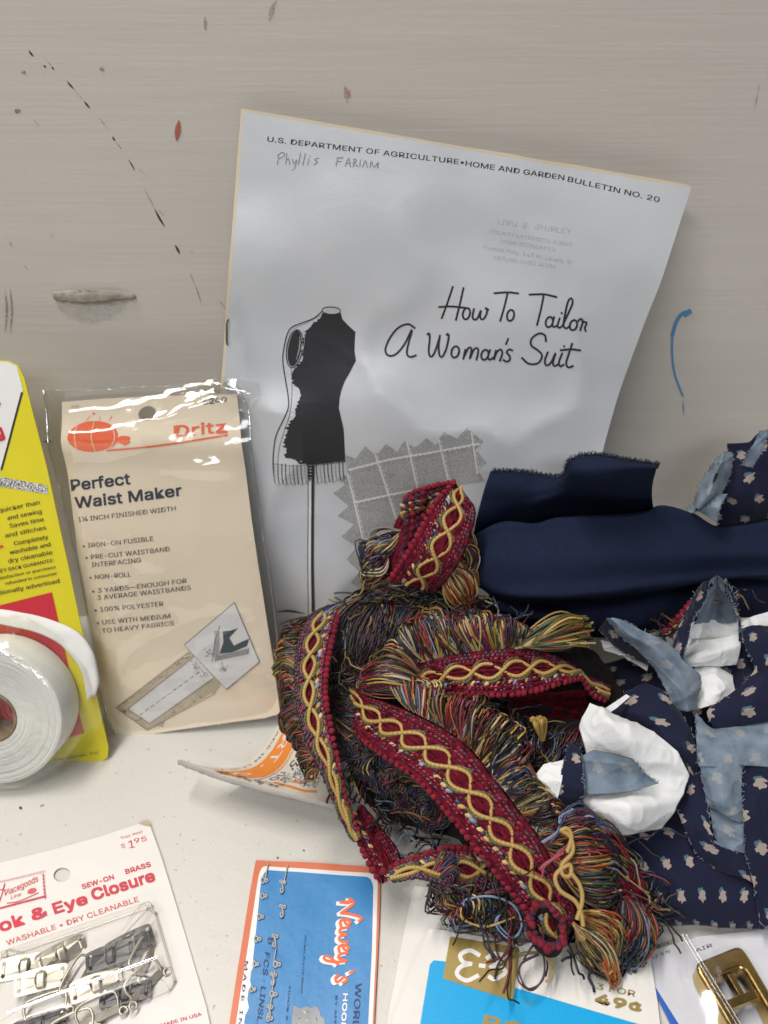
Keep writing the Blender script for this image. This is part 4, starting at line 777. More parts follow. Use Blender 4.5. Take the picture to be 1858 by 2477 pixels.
def strip(k, L, R, lam=.0245, cord=True, seed=1, wid=1.0):
    A, B = pts(k, L), pts(k, R); A, B = cr(A, 60), cr(B, 60); B = A+(B-A)*wid; n = int(max(np.linalg.norm(np.diff(cr(A, 50), axis=0), axis=1).sum(), .01)/.00045); A, B = cr(A, n), cr(B, n)
    mid = (A+B)/2; s = np.concatenate([[0], np.cumsum(np.linalg.norm(np.diff(mid, axis=0), axis=1))]); W = B-A; wl = np.linalg.norm(W, axis=1, keepdims=True)
    T = np.gradient(mid, axis=0); T /= np.linalg.norm(T, axis=1, keepdims=True); N = np.cross(T, W/wl); N *= np.sign((N*(np.array(CAMP)-mid)).sum(1, keepdims=True))
    def at(f, h): f = np.broadcast_to(np.asarray(f, float), (n,)); h = np.broadcast_to(np.asarray(h, float), (n,)); return A+W*f[:, None]+N*h[:, None]
    fr = np.linspace(0, 1, 30); G = np.array([at(f, .0003*math.sin(f*60)+.0004) for f in fr]).transpose(1, 0, 2)
    grid_mesh('webbing', wrinkle(G, .0004, 400, seed, .0002, 1400), [wb_t.m], trim, .0012)
    cv = lambda c, j=.25: np.array(c)*np.random.uniform(1-j, 1+j)
    if cord:
        tb_ = Tubes(); og = Tubes()
        jit = np.array([mnoise.noise(Vector((x*120, seed, 0))) for x in s])*.03
        for ph in (0, math.pi):
            a = 2*math.pi*s/lam+ph; base = .53+.18*np.sin(a)+jit; hh = .0017+.0005*np.cos(a+.4)
            tb_.add(at(base, hh), .00084, np.array([np.array(PAL['gold'])*(1.05+.25*math.sin(x*5200)) for x in s]), 7)
            d = .00155*np.tanh(3*np.sin(a))/wl[:, 0]; og.add(at(base+d, hh-.0004), .0007, np.array([np.array(PAL['olive'])*(.8+.4*math.sin(x*4800)) for x in s]), 6)
        tb_.build('gold_cord', crm, trim); og.build('olive_cord', crm, trim)
    pe = Tubes(); i = 0
    ln = s[-1]; c = 0.0
    while c < ln:
        i = min(n-1, int(np.searchsorted(s, c))); r = .00148*random.uniform(.85, 1.1); pe.ball(A[i]-W[i]/wl[i]*.0004+N[i]*.0006, r, np.array((.21, .008, .024))*random.uniform(.7, 1.25), T[i]+W[i]/wl[i]*.8); c += .0029*random.uniform(.9, 1.1)
    for i in range(0, n, 5): pe.ball(A[i]+W[i]/wl[i]*.0009+N[i]*.0002, .0009*random.uniform(.8, 1.2), np.array(PAL[random.choice(('plum', 'wine', 'plum'))])*random.uniform(.7, 1.2), T[i])
    pe.build('picot_edging', chm, trim)
    st = Tubes()
    for f, cl, stp, r, ln_ in ((.11, ('plum', 'plum', 'wine'), .0019, .0008, 1.5), (.17, ('wine', 'rose', 'wine'), .0020, .0008, 1.4), (.25, ('straw', 'navy', 'gold', 'dark', 'straw', 'sky', 'dark'), .0021, .00105, 1.6), (.82, ('wine', 'plum'), .0020, .0008, 1.4), (.90, ('plum', 'plum', 'dark', 'wine'), .0018, .0009, 1.4), (.97, ('plum', 'dark'), .0018, .0009, 1.3), (.335, ('wine', 'plum', 'plum'), .0020, .0008, 1.4), (.75, ('plum', 'wine', 'plum'), .0020, .0008, 1.4)):
        c = 0; q = 0
        while c < ln:
            i = min(n-1, int(np.searchsorted(s, c))); w_ = W[i]/wl[i]; ax = T[i]*.8+w_*(.6 if q % 2 else .35); st.ball(A[i]+W[i]*f+N[i]*.0010, r*random.uniform(.8, 1.15), np.array(PAL[cl[q % len(cl)]])*random.uniform(.8, 1.3), ax, ln_*random.uniform(.9, 1.3)); q += 1; c += stp*random.uniform(.85, 1.15)
            if f == .11 and random.random() < .22: st.ball(A[i]+W[i]*(f+random.uniform(-.03, .03))+N[i]*.0015, .00028, (.5, .5, .55), w_, 1.6)
    st.build('woven_rows', thm, trim)
    return A, B
def bundle(name, A, B, n, arch=.006, ws=MIXED, r=.00036, loop=True, jit=.003, wild=0.0, t0=0, t1=1, swirl=.002):
    A = cr(A, 60) if not isinstance(A, np.ndarray) else A; B = cr(B, 60) if not isinstance(B, np.ndarray) else B; tb_ = Tubes(); ip = lambda P, t: P[min(len(P)-1, int(t*(len(P)-1)))]
    nc_ = max(4, int(n/6)); off_ = [(random.gauss(0, .035+wild*.1), random.uniform(.82, 1.05), random.gauss(0, 1), random.uniform(.5, 1.3)) for _ in range(nc_)]
    for _ in range(int(n*1.35)):
        t = random.uniform(t0, t1); g = off_[min(nc_-1, int(t*nc_))]; a, b = ip(A, t), ip(B, min(1, max(0, (int(t*nc_)+.5)/nc_*.45+t*.55+g[0]+random.gauss(0, .008)))); L = np.linalg.norm(b-a); cl = pick(ws)
        b = a+(b-a)*g[1]*random.uniform(.9, 1.03)+np.random.normal(0, jit*.3, 3); toc = np.array(CAMP)-(a+b)/2; toc /= np.linalg.norm(toc)
        side = np.cross(b-a, toc); side /= np.linalg.norm(side)+1e-9; sw = side*(g[2]*swirl*.7+random.gauss(0, swirl*.25)); up = (np.array([0, 0, 1])*.55+toc*.45)*arch*g[3]*random.uniform(.7, 1.1)
        m1 = a+(b-a)*.35+up*.8+sw; m2 = a+(b-a)*.72+up+sw*1.2
        if loop: w_ = side*random.uniform(.0007, .002); P = [a, m1, m2, b, b+w_*1.4+(b-a)/(L+1e-9)*.0012, b+w_*2.2, m2+w_*2, m1+w_*1.3-up*.25, a+w_*.3]
        else: P = [a, m1, m2, b]
        tb_.add(cr(P, 26 if loop else 14), r*.95*random.uniform(.65, 1.3), cl, 5)
    return tb_.build(name, thm, trim)
def tangle(name, k, centres, n, sp, ws=DUSK, r=.00034, dz=-.004, span=.0062):
    tb_ = Tubes()
    for _ in range(int(n*.36)):
        q = random.choice(centres); x = q[0]+random.gauss(0, sp*.75); y = q[1]+random.gauss(0, sp*.75); c = np.array(H(k[0]+x*k[2], k[1]+y*k[2], dz+(q[2] if len(q) > 2 else 0))); P = [c]
        d = np.random.normal(0, 1, 3); d /= np.linalg.norm(d)
        for i in range(random.randint(4, 8)): d = d+np.random.normal(0, .42, 3); d[2] *= .5; d /= np.linalg.norm(d); P.append(P[-1]+d*span*random.uniform(.25, .5))
        tb_.add(cr(P, 30), r*1.2*random.uniform(.8, 1.3), pick(ws)*.45, 5)  # colours cut down: shade of the heap's interior is put into the threads
    return tb_.build(name, thm, trim)
KA, KB, KD = (540, 700, 660/1659), (650, 1130, 850/1659), (750, 1600, 850/1659)
# near-black filler sheets under the threads; the shade of the gaps is in their colour
und = NT('thread_gap_shade'); v = und.tex(); nz = und.noise(v, 260, 4, .7, 2); und.set(col=und.ramp(nz, [(.38, (.004, .003, .003)), (.55, (.014, .005, .008)), (.7, (.03, .014, .010))]), rough=.9); und.bump(nz, 1, .003)
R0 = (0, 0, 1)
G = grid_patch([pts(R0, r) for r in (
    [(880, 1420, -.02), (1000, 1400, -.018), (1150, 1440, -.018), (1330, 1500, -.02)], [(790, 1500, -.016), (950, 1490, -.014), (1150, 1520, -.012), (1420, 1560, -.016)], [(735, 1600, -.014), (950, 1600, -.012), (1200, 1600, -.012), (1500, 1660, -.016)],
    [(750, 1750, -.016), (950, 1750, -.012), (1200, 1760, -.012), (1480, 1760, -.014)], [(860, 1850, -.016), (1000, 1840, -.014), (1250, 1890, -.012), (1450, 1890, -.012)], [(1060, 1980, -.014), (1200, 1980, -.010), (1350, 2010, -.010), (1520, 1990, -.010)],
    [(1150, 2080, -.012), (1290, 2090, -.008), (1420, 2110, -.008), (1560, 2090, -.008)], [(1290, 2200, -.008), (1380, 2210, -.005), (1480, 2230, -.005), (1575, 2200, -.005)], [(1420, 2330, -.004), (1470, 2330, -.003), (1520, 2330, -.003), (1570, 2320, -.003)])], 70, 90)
grid_mesh('thread_gap_shade', wrinkle(G, .003, 130, 5, .0015, 420), [und.m], trim)
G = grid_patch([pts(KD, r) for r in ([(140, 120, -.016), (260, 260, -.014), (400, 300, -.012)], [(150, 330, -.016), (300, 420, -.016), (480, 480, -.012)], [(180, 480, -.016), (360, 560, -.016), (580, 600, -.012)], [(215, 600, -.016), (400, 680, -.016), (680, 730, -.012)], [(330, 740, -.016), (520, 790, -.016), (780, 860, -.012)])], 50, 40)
grid_mesh('thread_gap_shade', wrinkle(G, .003, 130, 6, .0015, 420), [und.m], trim)  # near-black sheet over the open gap, standing in for the shadow there
# A: loop standing up against the booklet
a1, b1 = strip(KA, [(1395, 1185, .006), (1290, 1310, .010), (1215, 1450, .012), (1130, 1600, .012), (1020, 1760, .008)], [(1440, 1235, .004), (1522, 1350, .010), (1500, 1490, .014), (1420, 1670, .014), (1290, 1830, .008)], .0245, seed=2)
a2, b2 = strip(KA, [(1110, 1270, .000), (1180, 1225, .002), (1280, 1195, .003), (1400, 1170, .003)], [(1050, 1440, -.002), (1180, 1470, -.004), (1270, 1420, -.004), (1440, 1260, .0)], .0245, seed=3)
G = grid_patch([pts(KA, r) for r in ([(1110, 1290, -.002), (1250, 1240, -.002), (1380, 1220, -.002)], [(1040, 1450, -.001), (1160, 1450, .0), (1260, 1400, .002)], [(1000, 1620, .0), (1110, 1580, .004), (1170, 1540, .006)], [(1000, 1790, .0), (1060, 1760, .003), (1110, 1700, .005)])], 40, 40); grid_mesh('webbing', wrinkle(G, .0012, 180, 7), [wb_t.m], trim, .001)
tb = Tubes()
for i in range(9):
    for j in range(4): tb.ball(np.array(H(540+(1215-j*34+i*3-i*i*.9)*.3978, 700+(1240+i*46+j*16)*.3978, .004+.0008*j)), .0015*random.uniform(.8, 1.1), np.array((.20, .008, .022) if j % 2 == 0 else PAL['plum'])*random.uniform(.6, 1.2))
tb.build('woven_rows', chm, trim)
bundle('fringe', pts(KA, [(1085, 1470, 0), (1010, 1600, .002), (1000, 1700, .003), (1010, 1800, .002)]), pts(KA, [(885, 1620, .002), (870, 1680, .004), (875, 1760, .004), (880, 1840, .002)]), 150, .004, MIXED, jit=.002, swirl=.003)
bundle('fringe', pts(KA, [(1480, 1560, .008), (1420, 1680, .010), (1330, 1780, .010)]), pts(KA, [(1545, 1800, .006), (1520, 1880, .006), (1460, 1930, .006)]), 130, .003, dict(gold=3, straw=4, rust=4, wine=2, dark=2, cream=1), jit=.002)
bundle('fringe', pts(KA, [(1500, 1420, .012), (1470, 1560, .012)]), pts(KA, [(1530, 1560, .008), (1540, 1740, .008)]), 60, .002, MIXED)
tangle('tangle', KA, [(900, 1830), (1000, 1860), (1120, 1860), (1250, 1870), (1400, 1880), (1480, 1840), (1150, 1940), (980, 1930)], 190, 34, MIXED, dz=.004)
def drk(d, f): return {k: v for k, v in d.items()}
SH = dict(dark=8, navy=3, plum=3, olive=1.6, wine=1.5, green=1, gold=.7, sky=.4)  # mostly dark palette: the black shade of the gaps painted as thread colour
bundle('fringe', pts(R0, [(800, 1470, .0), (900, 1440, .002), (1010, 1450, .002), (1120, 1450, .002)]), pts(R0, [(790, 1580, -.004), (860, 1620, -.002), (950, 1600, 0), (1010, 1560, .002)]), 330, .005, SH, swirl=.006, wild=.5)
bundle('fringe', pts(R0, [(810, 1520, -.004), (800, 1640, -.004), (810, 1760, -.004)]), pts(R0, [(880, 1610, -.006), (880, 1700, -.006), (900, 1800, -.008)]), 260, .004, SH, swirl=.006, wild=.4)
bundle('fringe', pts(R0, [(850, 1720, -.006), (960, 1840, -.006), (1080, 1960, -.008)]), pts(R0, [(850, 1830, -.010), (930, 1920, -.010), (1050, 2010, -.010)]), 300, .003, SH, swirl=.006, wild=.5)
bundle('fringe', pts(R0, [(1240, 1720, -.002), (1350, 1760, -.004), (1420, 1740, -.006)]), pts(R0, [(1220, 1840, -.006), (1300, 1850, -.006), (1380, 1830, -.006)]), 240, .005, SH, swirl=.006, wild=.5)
# C: band across the middle
c1, c2_ = strip(KB, [(770, 1085, .004), (900, 1062, .010), (1000, 1068, .012), (1100, 1072, .014), (1200, 1062, .014), (1300, 1040, .012), (1400, 1010, .010), (1470, 1002, .006), (1520, 1070, .002), (1590, 1105, -.002)], [(690, 935, .004), (800, 912, .010), (900, 892, .012), (1000, 877, .014), (1150, 866, .014), (1270, 872, .012), (1360, 905, .010), (1430, 945, .006), (1480, 985, .0), (1600, 1040, -.004)], .0245, seed=4)
bundle('fringe', pts(KB, [(700, 925, .008), (800, 905, .010), (900, 885, .012), (1000, 872, .014), (1140, 862, .014), (1240, 868, .012)]), pts(KB, [(600, 770, .006), (720, 690, .010), (850, 690, .012), (960, 700, .014), (1120, 740, .014), (1230, 810, .010)]), 330, .007, MIXED, .00042, swirl=.003)
bundle('fringe', pts(KB, [(700, 930, .006), (720, 1000, .006), (760, 1070, .004)]), pts(KB, [(560, 850, .004), (470, 960, .004), (420, 1060, .002)]), 210, .007, MIXED, .0004, swirl=.003)
tangle('tangle', KB, [(1010, 750), (1140, 790), (1060, 720), (1200, 760)], 60, 40, dict(sky=3, green=3, navy=3, rose=2, straw=2), dz=.012)
# brush of knotted ends
bundle('knotted_tassel', pts(KB, [(1150, 860, .014), (1200, 850, .016), (1240, 840, .016)]), pts(KB, [(1490, 705, .014), (1520, 760, .014), (1550, 830, .012)]), 110, .006, WARM, .0005, False, swirl=.003)
bundle('knotted_tassel', pts(KB, [(1240, 830, .018), (1260, 830, .018)]), pts(KB, [(1480, 700, .018), (1505, 715, .018)]), 14, .004, dict(gold=3, olive=1), .0006, False)
# shaded underside in the middle
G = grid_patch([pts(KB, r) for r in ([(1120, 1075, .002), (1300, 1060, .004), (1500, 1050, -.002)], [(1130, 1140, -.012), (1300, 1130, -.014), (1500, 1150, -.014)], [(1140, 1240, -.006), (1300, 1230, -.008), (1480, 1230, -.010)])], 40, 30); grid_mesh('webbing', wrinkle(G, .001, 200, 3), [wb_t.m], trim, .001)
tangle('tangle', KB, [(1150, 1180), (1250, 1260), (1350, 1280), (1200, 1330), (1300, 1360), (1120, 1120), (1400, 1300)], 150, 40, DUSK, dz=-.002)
bundle('loose_loop', pts(KB, [(1290, 1290, .004), (1296, 1290, .004)]), pts(KB, [(1250, 1190, .008), (1270, 1185, .008)]), 5, .006, dict(gold=1), .00075)
# D: long diagonal band
d1, d2 = strip(KD, [(175, 140, -.006), (230, 330, -.002), (330, 425, .004), (440, 500, .008), (540, 580, .010), (630, 680, .011), (720, 790, .012), (800, 890, .012), (880, 990, .012), (960, 1085, .010), (1030, 1180, .008), (1050, 1290, .006), (1120, 1360, .004)], [(215, 120, -.002), (300, 175, .002), (420, 215, .006), (540, 268, .010), (660, 330, .012), (770, 420, .013), (870, 545, .014), (970, 680, .014), (1080, 820, .014), (1150, 950, .014), (1220, 1070, .012), (1255, 1190, .010), (1200, 1290, .004)], .0245, seed=5, wid=.95)
bundle('fringe', pts(KD, [(620, 310, .010), (680, 345, .012), (770, 420, .013), (870, 545, .014)]), pts(KD, [(660, 150, .010), (820, 200, .014), (960, 300, .012), (1010, 430, .008)]), 260, .011, MIXED, .00042, swirl=.004)
bundle('fringe', pts(KD, [(460, 225, .008), (560, 275, .010), (640, 315, .012)]), pts(KD, [(420, 80, .004), (560, 110, .006), (680, 170, .010)]), 130, .006, MIXED, .0004, swirl=.003)
bundle('fringe', pts(KD, [(860, 535, .014), (930, 620, .014), (1020, 740, .014), (1090, 830, .014)]), pts(KD, [(1010, 490, .010), (1080, 580, .010), (1170, 680, .010), (1240, 770, .010)]), 210, .008, MIXED, .00042, swirl=.004)
bundle('fringe', pts(KD, [(1080, 830, .012), (1140, 930, .012), (1200, 1040, .010)]), pts(KD, [(1400, 830, .008), (1500, 930, .006), (1480, 1060, .004)]), 190, .010, MIXED, .0004, wild=.6, swirl=.006)
tangle('tangle', KD, [(1150, 780), (1230, 740), (1290, 790), (1330, 860), (1180, 880), (1260, 930), (1340, 960), (1420, 900), (1300, 1060), (1400, 1060)], 230, 42, MIXED, dz=.006, span=.010)
tb = Tubes()
for path in ([(1190, 800), (1230, 830), (1240, 900), (1190, 960), (1195, 1010), (1230, 1010), (1225, 960), (1160, 1010), (1180, 1080), (1250, 1130), (1280, 1190), (1290, 1250)], [(1235, 1000), (1275, 1060), (1285, 1130), (1260, 1220)], [(1180, 800), (1215, 790), (1235, 830), (1215, 900)]): tb.add(cr(pts(KD, [(x, y, .021) for x, y in path]), 90), .00085, np.array(PAL['gold']), 7)
tb.build('loose_cord', crm, trim)
tb = Tubes()
for path, c in (([(1080, 980), (1140, 930), (1220, 870), (1290, 850), (1320, 900), (1290, 960), (1250, 930)], 'rose'), ([(1060, 1000), (1090, 1020), (1110, 960), (1200, 900)], 'rose'), ([(1130, 860), (1180, 790), (1190, 720), (1270, 670), (1340, 720), (1380, 780)], 'navy'), ([(1180, 790), (1230, 710), (1320, 700), (1400, 770), (1450, 800)], 'navy'), ([(1100, 850), (1170, 800), (1185, 740), (1240, 690)], 'sky'), ([(1000, 1410), (1060, 1330), (1110, 1400), (1100, 1500), (1040, 1550), (990, 1500), (1000, 1430), (1080, 1380)], 'plum'), ([(1090, 1380), (1140, 1420), (1140, 1490), (1120, 1510)], 'gold'), ([(960, 1400), (1010, 1380), (1080, 1370)], 'olive'), ([(720, 1150), (740, 1130), (850, 1110), (960, 1150), (1000, 1250), (950, 1310), (880, 1240), (900, 1180)], 'sky'), ([(715, 1160), (730, 1220), (830, 1250), (960, 1210)], 'gold')):
    for _ in range(2): tb.add(cr(pts(KD, [(x+random.uniform(-8, 8), y+random.uniform(-8, 8), .018 if y < 1050 else .006) for x, y in path]), 70), .00036, np.array(PAL[c]), 5)
tb.build('loose_thread', thm, trim)
# B: left upright band
bl, br = strip(KB, [(330, 690, .004), (302, 800, .008), (280, 900, .010), (266, 1000, .012), (266, 1100, .013), (285, 1200, .013), (302, 1300, .012), (322, 1400, .010), (345, 1530, .008), (385, 1640, .006), (430, 1740, .004)], [(205, 705, .002), (150, 800, .006), (128, 950, .010), (135, 1100, .012), (165, 1250, .012), (225, 1390, .012), (270, 1490, .010), (310, 1580, .008), (345, 1660, .006), (380, 1720, .004), (420, 1750, .003)], .0245, seed=6)
bundle('fringe', pts(KB, [(205, 705, .002), (150, 800, .006), (128, 950, .010), (135, 1100, .012)]), pts(KB, [(100, 790, .002), (62, 880, .004), (55, 980, .004), (70, 1090, .004)]), 210, .003, BROWN, .0004, swirl=.0008, jit=.001)
bundle('fringe', pts(KB, [(130, 960, .010), (150, 1180, .012), (200, 1340, .012), (250, 1440, .010)]), pts(KB, [(85, 1050, .004), (95, 1230, .004), (150, 1340, .004), (215, 1480, .006)]), 170, .004, dict(rust=4, plum=3, dark=3, olive=1.5, gold=.6), .00036, swirl=.0012, jit=.001)
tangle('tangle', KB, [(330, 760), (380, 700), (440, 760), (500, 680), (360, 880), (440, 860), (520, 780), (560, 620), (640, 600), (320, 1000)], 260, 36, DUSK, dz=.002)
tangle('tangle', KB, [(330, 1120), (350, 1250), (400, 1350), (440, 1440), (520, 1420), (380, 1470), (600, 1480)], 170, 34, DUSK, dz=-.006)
# E: folded end coming round at the bottom left
strip(KD, [(190, 740, -.002), (232, 850, .000), (275, 945, .002), (335, 1045, .002)], [(240, 690, -.008), (330, 800, -.006), (400, 890, -.004), (430, 980, .0)], cord=False, seed=7)
e1, e2 = strip(KD, [(350, 990, .004), (480, 940, .002), (600, 900, .000), (700, 885, -.002), (860, 900, -.004)], [(400, 1030, .002), (520, 1025, .004), (640, 1060, .004), (740, 1090, .002), (920, 1060, -.002)], .0245, seed=8)
bundle('fringe', pts(KD, [(560, 1030, .004), (660, 1075, .004), (760, 1100, .002), (900, 1080, .0)]), pts(KD, [(620, 1060, .0), (740, 1190, .001), (850, 1245, .001), (990, 1275, .001)]), 150, .004, DUSK, .00036, swirl=.006, wild=.5)
tangle('tangle', KD, [(800, 1160), (880, 1200), (950, 1260), (920, 1130), (980, 1200)], 120, 36, DUSK, dz=.004, span=.010)
tangle('tangle', KD, [(300, 620), (340, 700), (380, 760), (450, 820), (520, 860), (250, 560), (580, 880)], 130, 26, dict(navy=4, sky=2, green=2, olive=1.5, dark=4, rust=1), dz=-.006)
tangle('tangle', KD, [(300, 480), (380, 520), (460, 560), (540, 620), (600, 600)], 90, 30, DUSK, dz=-.012)
# looped end of the long band: a ring of picots round a near-black disc that paints the hole's shade
tb = Tubes(); ring_ = []
for q in ellipse(1120, 1248, 74, 112, -22, 90): ring_.append(np.array(H(KD[0]+q[0]*KD[2], KD[1]+q[1]*KD[2], .013)))
ring_ = np.array(ring_); cen = ring_.mean(0); c = 0
for i in range(0, 90, 5):
    tb.ball(ring_[i]+np.random.normal(0, .0004, 3), .00165*random.uniform(.85, 1.1), np.array((.21, .008, .024))*random.uniform(.7, 1.25)); q = cen+(ring_[(i+3) % 90]-cen)*.9+np.array([0, 0, .0004]); tb.ball(q, .0012, np.array(PAL[random.choice(('wine', 'plum', 'plum'))])*random.uniform(.7, 1.2))
tb.build('picot_edging', chm, trim)
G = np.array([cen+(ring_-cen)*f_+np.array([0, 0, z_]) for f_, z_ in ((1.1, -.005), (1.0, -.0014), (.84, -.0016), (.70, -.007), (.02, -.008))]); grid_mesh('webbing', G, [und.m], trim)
# F: lower right tassels
strip(KD, [(1455, 960, .008), (1470, 1040, .008), (1500, 1130, .006)], [(1540, 980, .004), (1570, 1060, .004), (1580, 1150, .002)], cord=False, seed=9)
bundle('tassel', pts(KD, [(1480, 1110, .008), (1540, 1130, .006), (1580, 1140, .004)]), pts(KD, [(1450, 1410, .002), (1530, 1430, .001), (1580, 1390, .001)]), 260, .004, dict(dark=4, navy=3, green=3, wine=2, rust=1.5, olive=2, sky=1), .0004, swirl=.003)
bundle('tassel', pts(KD, [(1270, 1200, .008), (1290, 1240, .008), (1260, 1290, .006)]), pts(KD, [(1480, 1320, .004), (1460, 1440, .003), (1400, 1460, .002)]), 130, .007, dict(olive=3, gold=2, dark=4, rust=1.5, plum=2), .0004, swirl=.004)
bundle('tassel', pts(KD, [(1240, 1230, .010), (1260, 1260, .010)]), pts(KD, [(1450, 1460, .005), (1430, 1490, .004)]), 30, .004, WARM, .0005)
bundle('tassel', pts(KD, [(1270, 1180, .010), (1300, 1210, .010)]), pts(KD, [(1480, 1240, .006), (1480, 1340, .006)]), 60, .009, dict(rust=3, gold=3, dark=3, plum=1), .00045)
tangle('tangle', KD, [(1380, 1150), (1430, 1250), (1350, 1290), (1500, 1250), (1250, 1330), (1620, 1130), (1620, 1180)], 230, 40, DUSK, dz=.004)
# glimpses between the cloth scraps
KF = (1250, 1400, 608/1659)
tangle('tangle', KF, [(1000, 350), (960, 390), (1440, 90), (1460, 110)], 70, 16, MIXED, dz=.006, span=.006)
strip(KF, [(980, 340, .006), (1060, 250, .008), (1150, 150, .008)], [(1010, 370, .004), (1090, 270, .006), (1180, 170, .006)], cord=False, seed=11)
# ================================================================== cloth
nv = NT('navy_twill'); uv = nv.tex('UV', (1, 1, 1), (0, 0, .6)); wv = nv.n('TexWave', {'Vector': uv, 'Scale': 380, 'Distortion': .4, 'Detail': 1}).outputs[0]; nz = nv.noise(nv.tex(), 500, 3)
nv.set(col=nv.mix(nv.math('MULTIPLY', wv, nv.math('MULTIPLY_ADD', nz, .8, .3)), (.008, .012, .030), (.021, .030, .066)), rough=.95, spec=.08); nv.bump(nv.math('ADD', wv, nv.math('MULTIPLY', nz, .6)), .5, .0004); navym = nv.m
nvthread = threads('navy_ravel', .8, .2)
def lin(p, n):
    p = np.array([tuple(q) for q in p], float); s = np.concatenate([[0], np.cumsum(np.linalg.norm(np.diff(p, axis=0), axis=1))]); u = np.linspace(0, s[-1], n)
    return np.stack([np.interp(u, s, p[:, k]) for k in range(3)], axis=1)
def soft_patch(rows, nu, nv):
    '''cloth that folds at its rows with fairly crisp edges: halfway between straight facets and a smooth sheet'''
    A = np.array([cr(r, nu)*.5+lin(r, nu)*.5 for r in rows]); G = np.stack([cr(A[:, j], nv)*.4+lin(A[:, j], nv)*.6 for j in range(nu)], axis=1)
    return G
def creases(G, amp, seed):
    N = grid_normals(G); out = G.copy()
    for i in range(G.shape[0]):
        for j in range(G.shape[1]):
            p = Vector(G[i, j]); p = p+Vector((mnoise.noise(p*60), mnoise.noise(p*60+Vector((7, 0, 0))), 0))*.006
            a = 1-2*abs(mnoise.noise(p*48+Vector((seed, 3, 0)))); b = 1-2*abs(mnoise.noise(p*105+Vector((0, seed*2.3, 5))))
            out[i, j] -= N[i, j]*amp*(max(0, a)**5+.5*max(0, b)**4)
    return out
def scrap_parts(parent, name, k, rows, mats, nu=40, nv_=40, wr=(.0012, 60), seed=1, thick=.0005, flip=True, fine=(.0005, 150), crease=0):
    G = (soft_patch if crease else grid_patch)([pts(k, r) for r in rows], nu, nv_); G = wrinkle(G, wr[0], wr[1], seed, fine[0], fine[1]); G = creases(G, crease, seed) if crease else G; return G, grid_mesh(name, G, mats, parent, thick, flip)
def fray(parent, edge, n, ln, mat, col):
    tb_ = Tubes(); e = np.array(edge)
    for _ in range(n):
        i = random.randint(1, len(e)-2); a = e[i]+(e[i+1]-e[i])*random.random(); t = e[i+1]-e[i-1]; t = t/np.linalg.norm(t); d = np.random.normal(0, .55, 3)+np.array([0, -.1, .9])-t*random.uniform(-.7, .7); d /= np.linalg.norm(d); L = ln*random.uniform(.3, 1.3)
        tb_.add(np.array([a-d*.0006, a+d*L*.5+np.random.normal(0, L*.12, 3), a+d*L]), .00016, np.array(col)*random.uniform(.7, 1.4), 4)
    tb_.build('frayed_edge', mat, parent)
KN = (1100, 1000, 758/1659)
nf = empty('navy_fabric', tuple(H(1500, 1400, -.02)), 'folded piece of plain navy blue twill with a frayed edge, behind the trim', 'fabric')
G, _ = scrap_parts(nf, 'turned_flap', KN, (
    [(190, 305, 0), (330, 305, 0), (480, 325, 0), (570, 325, .004), (610, 245, .012), (740, 222, .014), (900, 240, .014), (1085, 265, .012)],
    [(165, 380, .001), (310, 380, .001), (460, 380, .001), (560, 350, .006), (630, 300, .016), (750, 290, .019), (900, 285, .019), (1080, 285, .015)],
    [(140, 470, 0), (300, 450, 0), (450, 430, .001), (560, 400, .006), (650, 370, .013), (760, 370, .015), (900, 350, .015), (1065, 330, .013)],
    [(115, 580, -.002), (290, 530, -.004), (440, 500, -.002), (600, 460, .002), (760, 455, .003), (900, 445, .005), (1045, 430, .006)],
    [(95, 690, -.010), (250, 640, -.018), (400, 640, -.020), (560, 600, -.018), (760, 590, -.018), (900, 585, -.016), (1060, 550, -.012)]), [navym], 90, 50, (.0012, 40), 2, .0007, True, (.0002, 200))
fray(nf, G[0], 900, .0015, nvthread, (.010, .016, .045))
G, _ = scrap_parts(nf, 'folded_panel', KN, (
    [(105, 640, -.010), (250, 585, -.010), (420, 590, -.010), (560, 555, -.010), (760, 540, -.010), (1000, 535, -.010), (1090, 505, -.008), (1250, 540, -.006), (1400, 600, -.006), (1700, 570, -.006)],
    [(95, 640, .000), (250, 575, .004), (420, 583, .005), (560, 548, .005), (760, 532, .006), (1000, 524, .006), (1092, 492, .004), (1250, 530, .003), (1410, 592, .003), (1700, 565, .003)],
    [(60, 700, .001), (250, 640, .0065), (450, 640, .008), (650, 615, .009), (900, 600, .009), (1090, 580, .007), (1260, 600, .005), (1420, 650, .005), (1700, 640, .005)],
    [(35, 800, .002), (200, 770, .010), (450, 770, .014), (800, 750, .016), (1100, 740, .013), (1400, 740, .010), (1700, 740, .008)],
    [(85, 880, .002), (200, 900, .010), (450, 900, .015), (800, 875, .016), (1100, 850, .012), (1400, 825, .008), (1700, 820, .006)],
    [(165, 945, .001), (250, 965, .010), (450, 982, .0155), (800, 962, .0165), (1100, 913, .012), (1400, 878, .008), (1700, 863, .006)],
    [(190, 965, -.003), (260, 985, .001), (450, 1000, .003), (800, 978, .003), (1100, 925, .001), (1400, 888, -.001), (1700, 872, -.002)],
    [(205, 960, -.010), (280, 970, -.012), (450, 985, -.012), (800, 960, -.012), (1100, 910, -.012), (1400, 875, -.012), (1700, 865, -.012)]), [navym], 110, 110, (.0014, 28), 3, .0007, True, (.0006, 85))
